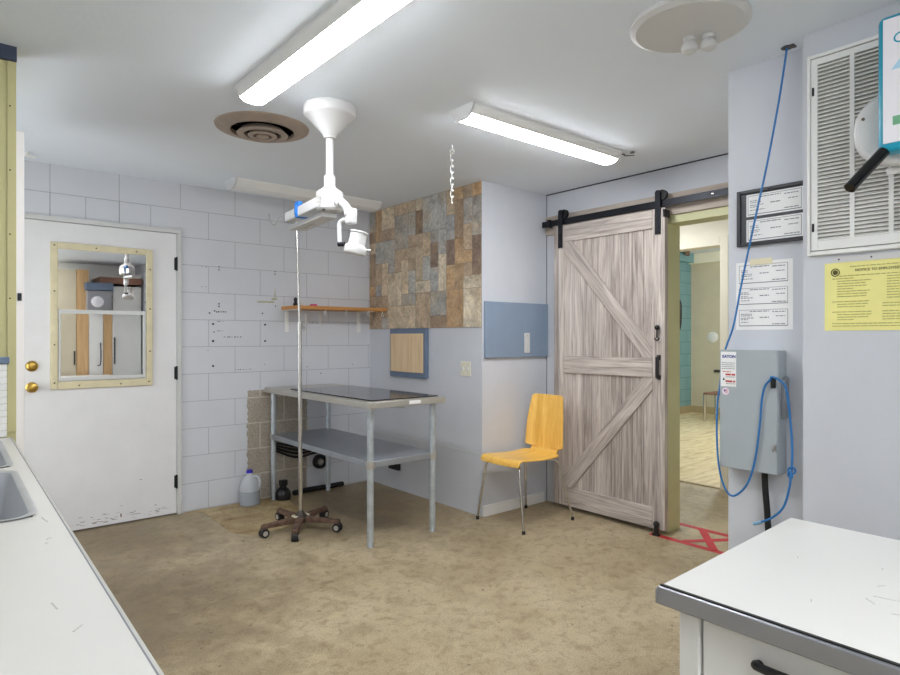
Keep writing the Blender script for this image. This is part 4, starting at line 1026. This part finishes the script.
lh = MB().lathe([(.040, 0), (.044, .003), (.044, .008), (.039, .009), (.041, .064), (.050, .072), (.054, .080), (.054, .102), (.050, .109), (.040, .106)], lc, ax, 32, cap=True).build('lamp_head', 'white_plastic', x)
MB().cyl(lc+ax*.09+Vector((.035, -.03, 0)), lc+ax*.09+Vector((.055, -.046, -.002)), .006).build('focus_handle', 'white_plastic', x)

fl = thing('ceiling_flush_light', (2.09, 1.15, H), 'round white unlit ceiling light plate at the top edge', 'ceiling light')
MB().lathe([(.205, 0), (.205, .012), (.185, .022), (.16, .018), (.10, .016)], (2.09, 1.15, H), (0, 0, -1), 48).build('base_plate', 'white_plastic', fl)
for px, py in ((2.165, 1.19), (2.195, 1.13)):
    bl = MB().cyl((px, py, H-.01), (px, py, H-.03), .022).build('bulb_holder', 'white_plastic', fl)
    MB().lathe([(.018, .03), (.026, .04), (.030, .052), (.026, .066), (.012, .074)], (px, py, H), (0, 0, -1), 20).build('bulb', 'white_plastic', bl)
wh = MB().cyl((.443, 4.55, H), (.443, 4.55, H-.02), .012).box(.40, .49, 4.54, 4.56, H-.03, H-.02).build('ceiling_clip', 'white', None, origin=(.443, 4.55, H))
tag(wh, 'small white clip on the ceiling above the entry door', 'clip')

# ------------------------------------------------------------------ furniture behind the camera, mirrored in the door window
o = box('tan_cupboard', 'tan_wall', None, 1.22, 1.60, -1.42, -.86, 0, 2.28, .004, origin=(1.4, -1.1, 0)); tag(o, 'tan cupboard front mirrored at the left of the door window', 'cupboard')
MB().box(1.57, 1.585, -.86, -.84, .9, 1.1).build('handle', 'black', o)
o = box('timber_post', 'post_wood', None, 1.605, 1.76, -1.0, -.86, 0, 2.29, .004, origin=(1.68, -.9, 0)); tag(o, 'pale timber post mirrored in the door window', 'post')
o = box('white_locker', 'white', None, 1.765, 1.945, -1.40, -.86, 0, 1.67, .004, origin=(1.85, -1.1, 0)); tag(o, 'narrow white locker mirrored in the lower door window pane', 'locker')
MB().tube(spline([(1.91, -.86, 1.2), (1.91, -.83, 1.19), (1.91, -.83, .92), (1.87, -.83, .88)]), .008).build('handle', 'black', o)
o = box('narrow_timber_post', 'post_wood', None, 1.95, 2.07, -1.0, -.87, 0, 1.67, .004, origin=(2.0, -.9, 0)); tag(o, 'narrow timber post mirrored between the two white fronts', 'post')
o = box('white_refrigerator', 'white', None, 2.075, 2.47, -1.40, -.86, 0, 2.07, .01, origin=(2.27, -1.1, 0)); tag(o, 'large white refrigerator mirrored at the right of the door window', 'refrigerator')
MB().box(2.09, 2.105, -.86, -.83, .9, 1.3).build('handle', 'black', o)
o = thing('towel_dispenser', (1.86, -.84, 1.69), 'grey paper dispenser mirrored in the upper door window pane', 'dispenser')
MB().box(1.70, 2.06, -.85, -.72, 1.99, 2.10).build('cover', 'box_blue', o, .01)
MB().box(1.72, 2.04, -.85, -.74, 1.69, 1.985).build('body', pbr('dispenser_grey', (150, 150, 156), .4), o, .01)
MB().lathe([(.08, 0), (.08, .02), (.06, .03)], (1.85, -.74, 1.82), (0, 1, 0), 24).build('dial', 'label_white', o)
o = box('overhead_shelf', 'brown_wood', None, 1.9, 2.47, -1.42, -.82, 2.105, 2.20, .004, origin=(2.2, -1.1, 2.1)); tag(o, 'brown overhead shelf mirrored high in the door window', 'shelf')

# ------------------------------------------------------------------ light
def area(name, loc, size, power, rot=(0, 0, 0), col=(.95, .97, 1)):
    l = bpy.data.lights.new(name, 'AREA'); l.shape = 'RECTANGLE'; l.size, l.size_y = size; l.energy = power; l.color = col
    ob = bpy.data.objects.new(name, l); C.objects.link(ob); ob.location = loc; ob.rotation_euler = rot
    return ob
area('passage_fill', (4.5, 3.2, 2.40), (.3, 1.0), 10)  # invisible fill panel added to brighten the passage, no fixture modelled
area('recess_fill', (-.60, 3.9, 1.05), (1.6, .9), 12, (0, -PI/2, 0), (.95, .98, 1))  # fill panel behind the added recess window, aimed across the rear of the room
area('window_fill', (-.60, .9, 1.585), (1.1, 3.1), 2.5, (0, -PI/2, 0), (.93, .97, 1))  # soft fill added behind the made-up counter window
pl_ = bpy.data.lights.new('far_room_fill', 'POINT'); pl_.energy = 48; pl_.shadow_soft_size = .25; pl_.color = (.94, .97, 1)  # unseen point fill added in mid-air for the far room walls and ceiling
po_ = bpy.data.objects.new('far_room_fill', pl_); C.objects.link(po_); po_.location = (7.8, 3.4, 2.1)
wd_ = bpy.data.worlds.new('world'); bpy.context.scene.world = wd_; wd_.use_nodes = True
wd_.node_tree.nodes['Background'].inputs[0].default_value = (.5, .55, .6, 1); wd_.node_tree.nodes['Background'].inputs[1].default_value = .3

# ------------------------------------------------------------------ camera
cam = bpy.data.cameras.new('camera'); co = bpy.data.objects.new('camera', cam); C.objects.link(co)
cam.sensor_width = 36; cam.lens = 617/900*36; cam.clip_start = .02
co.location = (0, 0, 1.297); co.rotation_euler = (PI/2, 0, math.radians(-40))
S = bpy.context.scene; S.camera = co
S.view_settings.view_transform = 'Standard'; S.view_settings.look = 'None'; S.view_settings.gamma = 1
S.view_settings.exposure = .88; S.view_settings.use_curve_mapping = False
S.cycles.use_denoising = True
S.cycles.max_bounces = 10; S.cycles.diffuse_bounces = 7
for o in bpy.data.objects:
    if o.name.split('.')[0] in ('printed_text', 'scuff_marks', 'pencil_scrawl', 'warning_text', 'glue_smear'): o['kind'] = 'stuff'
    if '_o' in o: del o['_o']
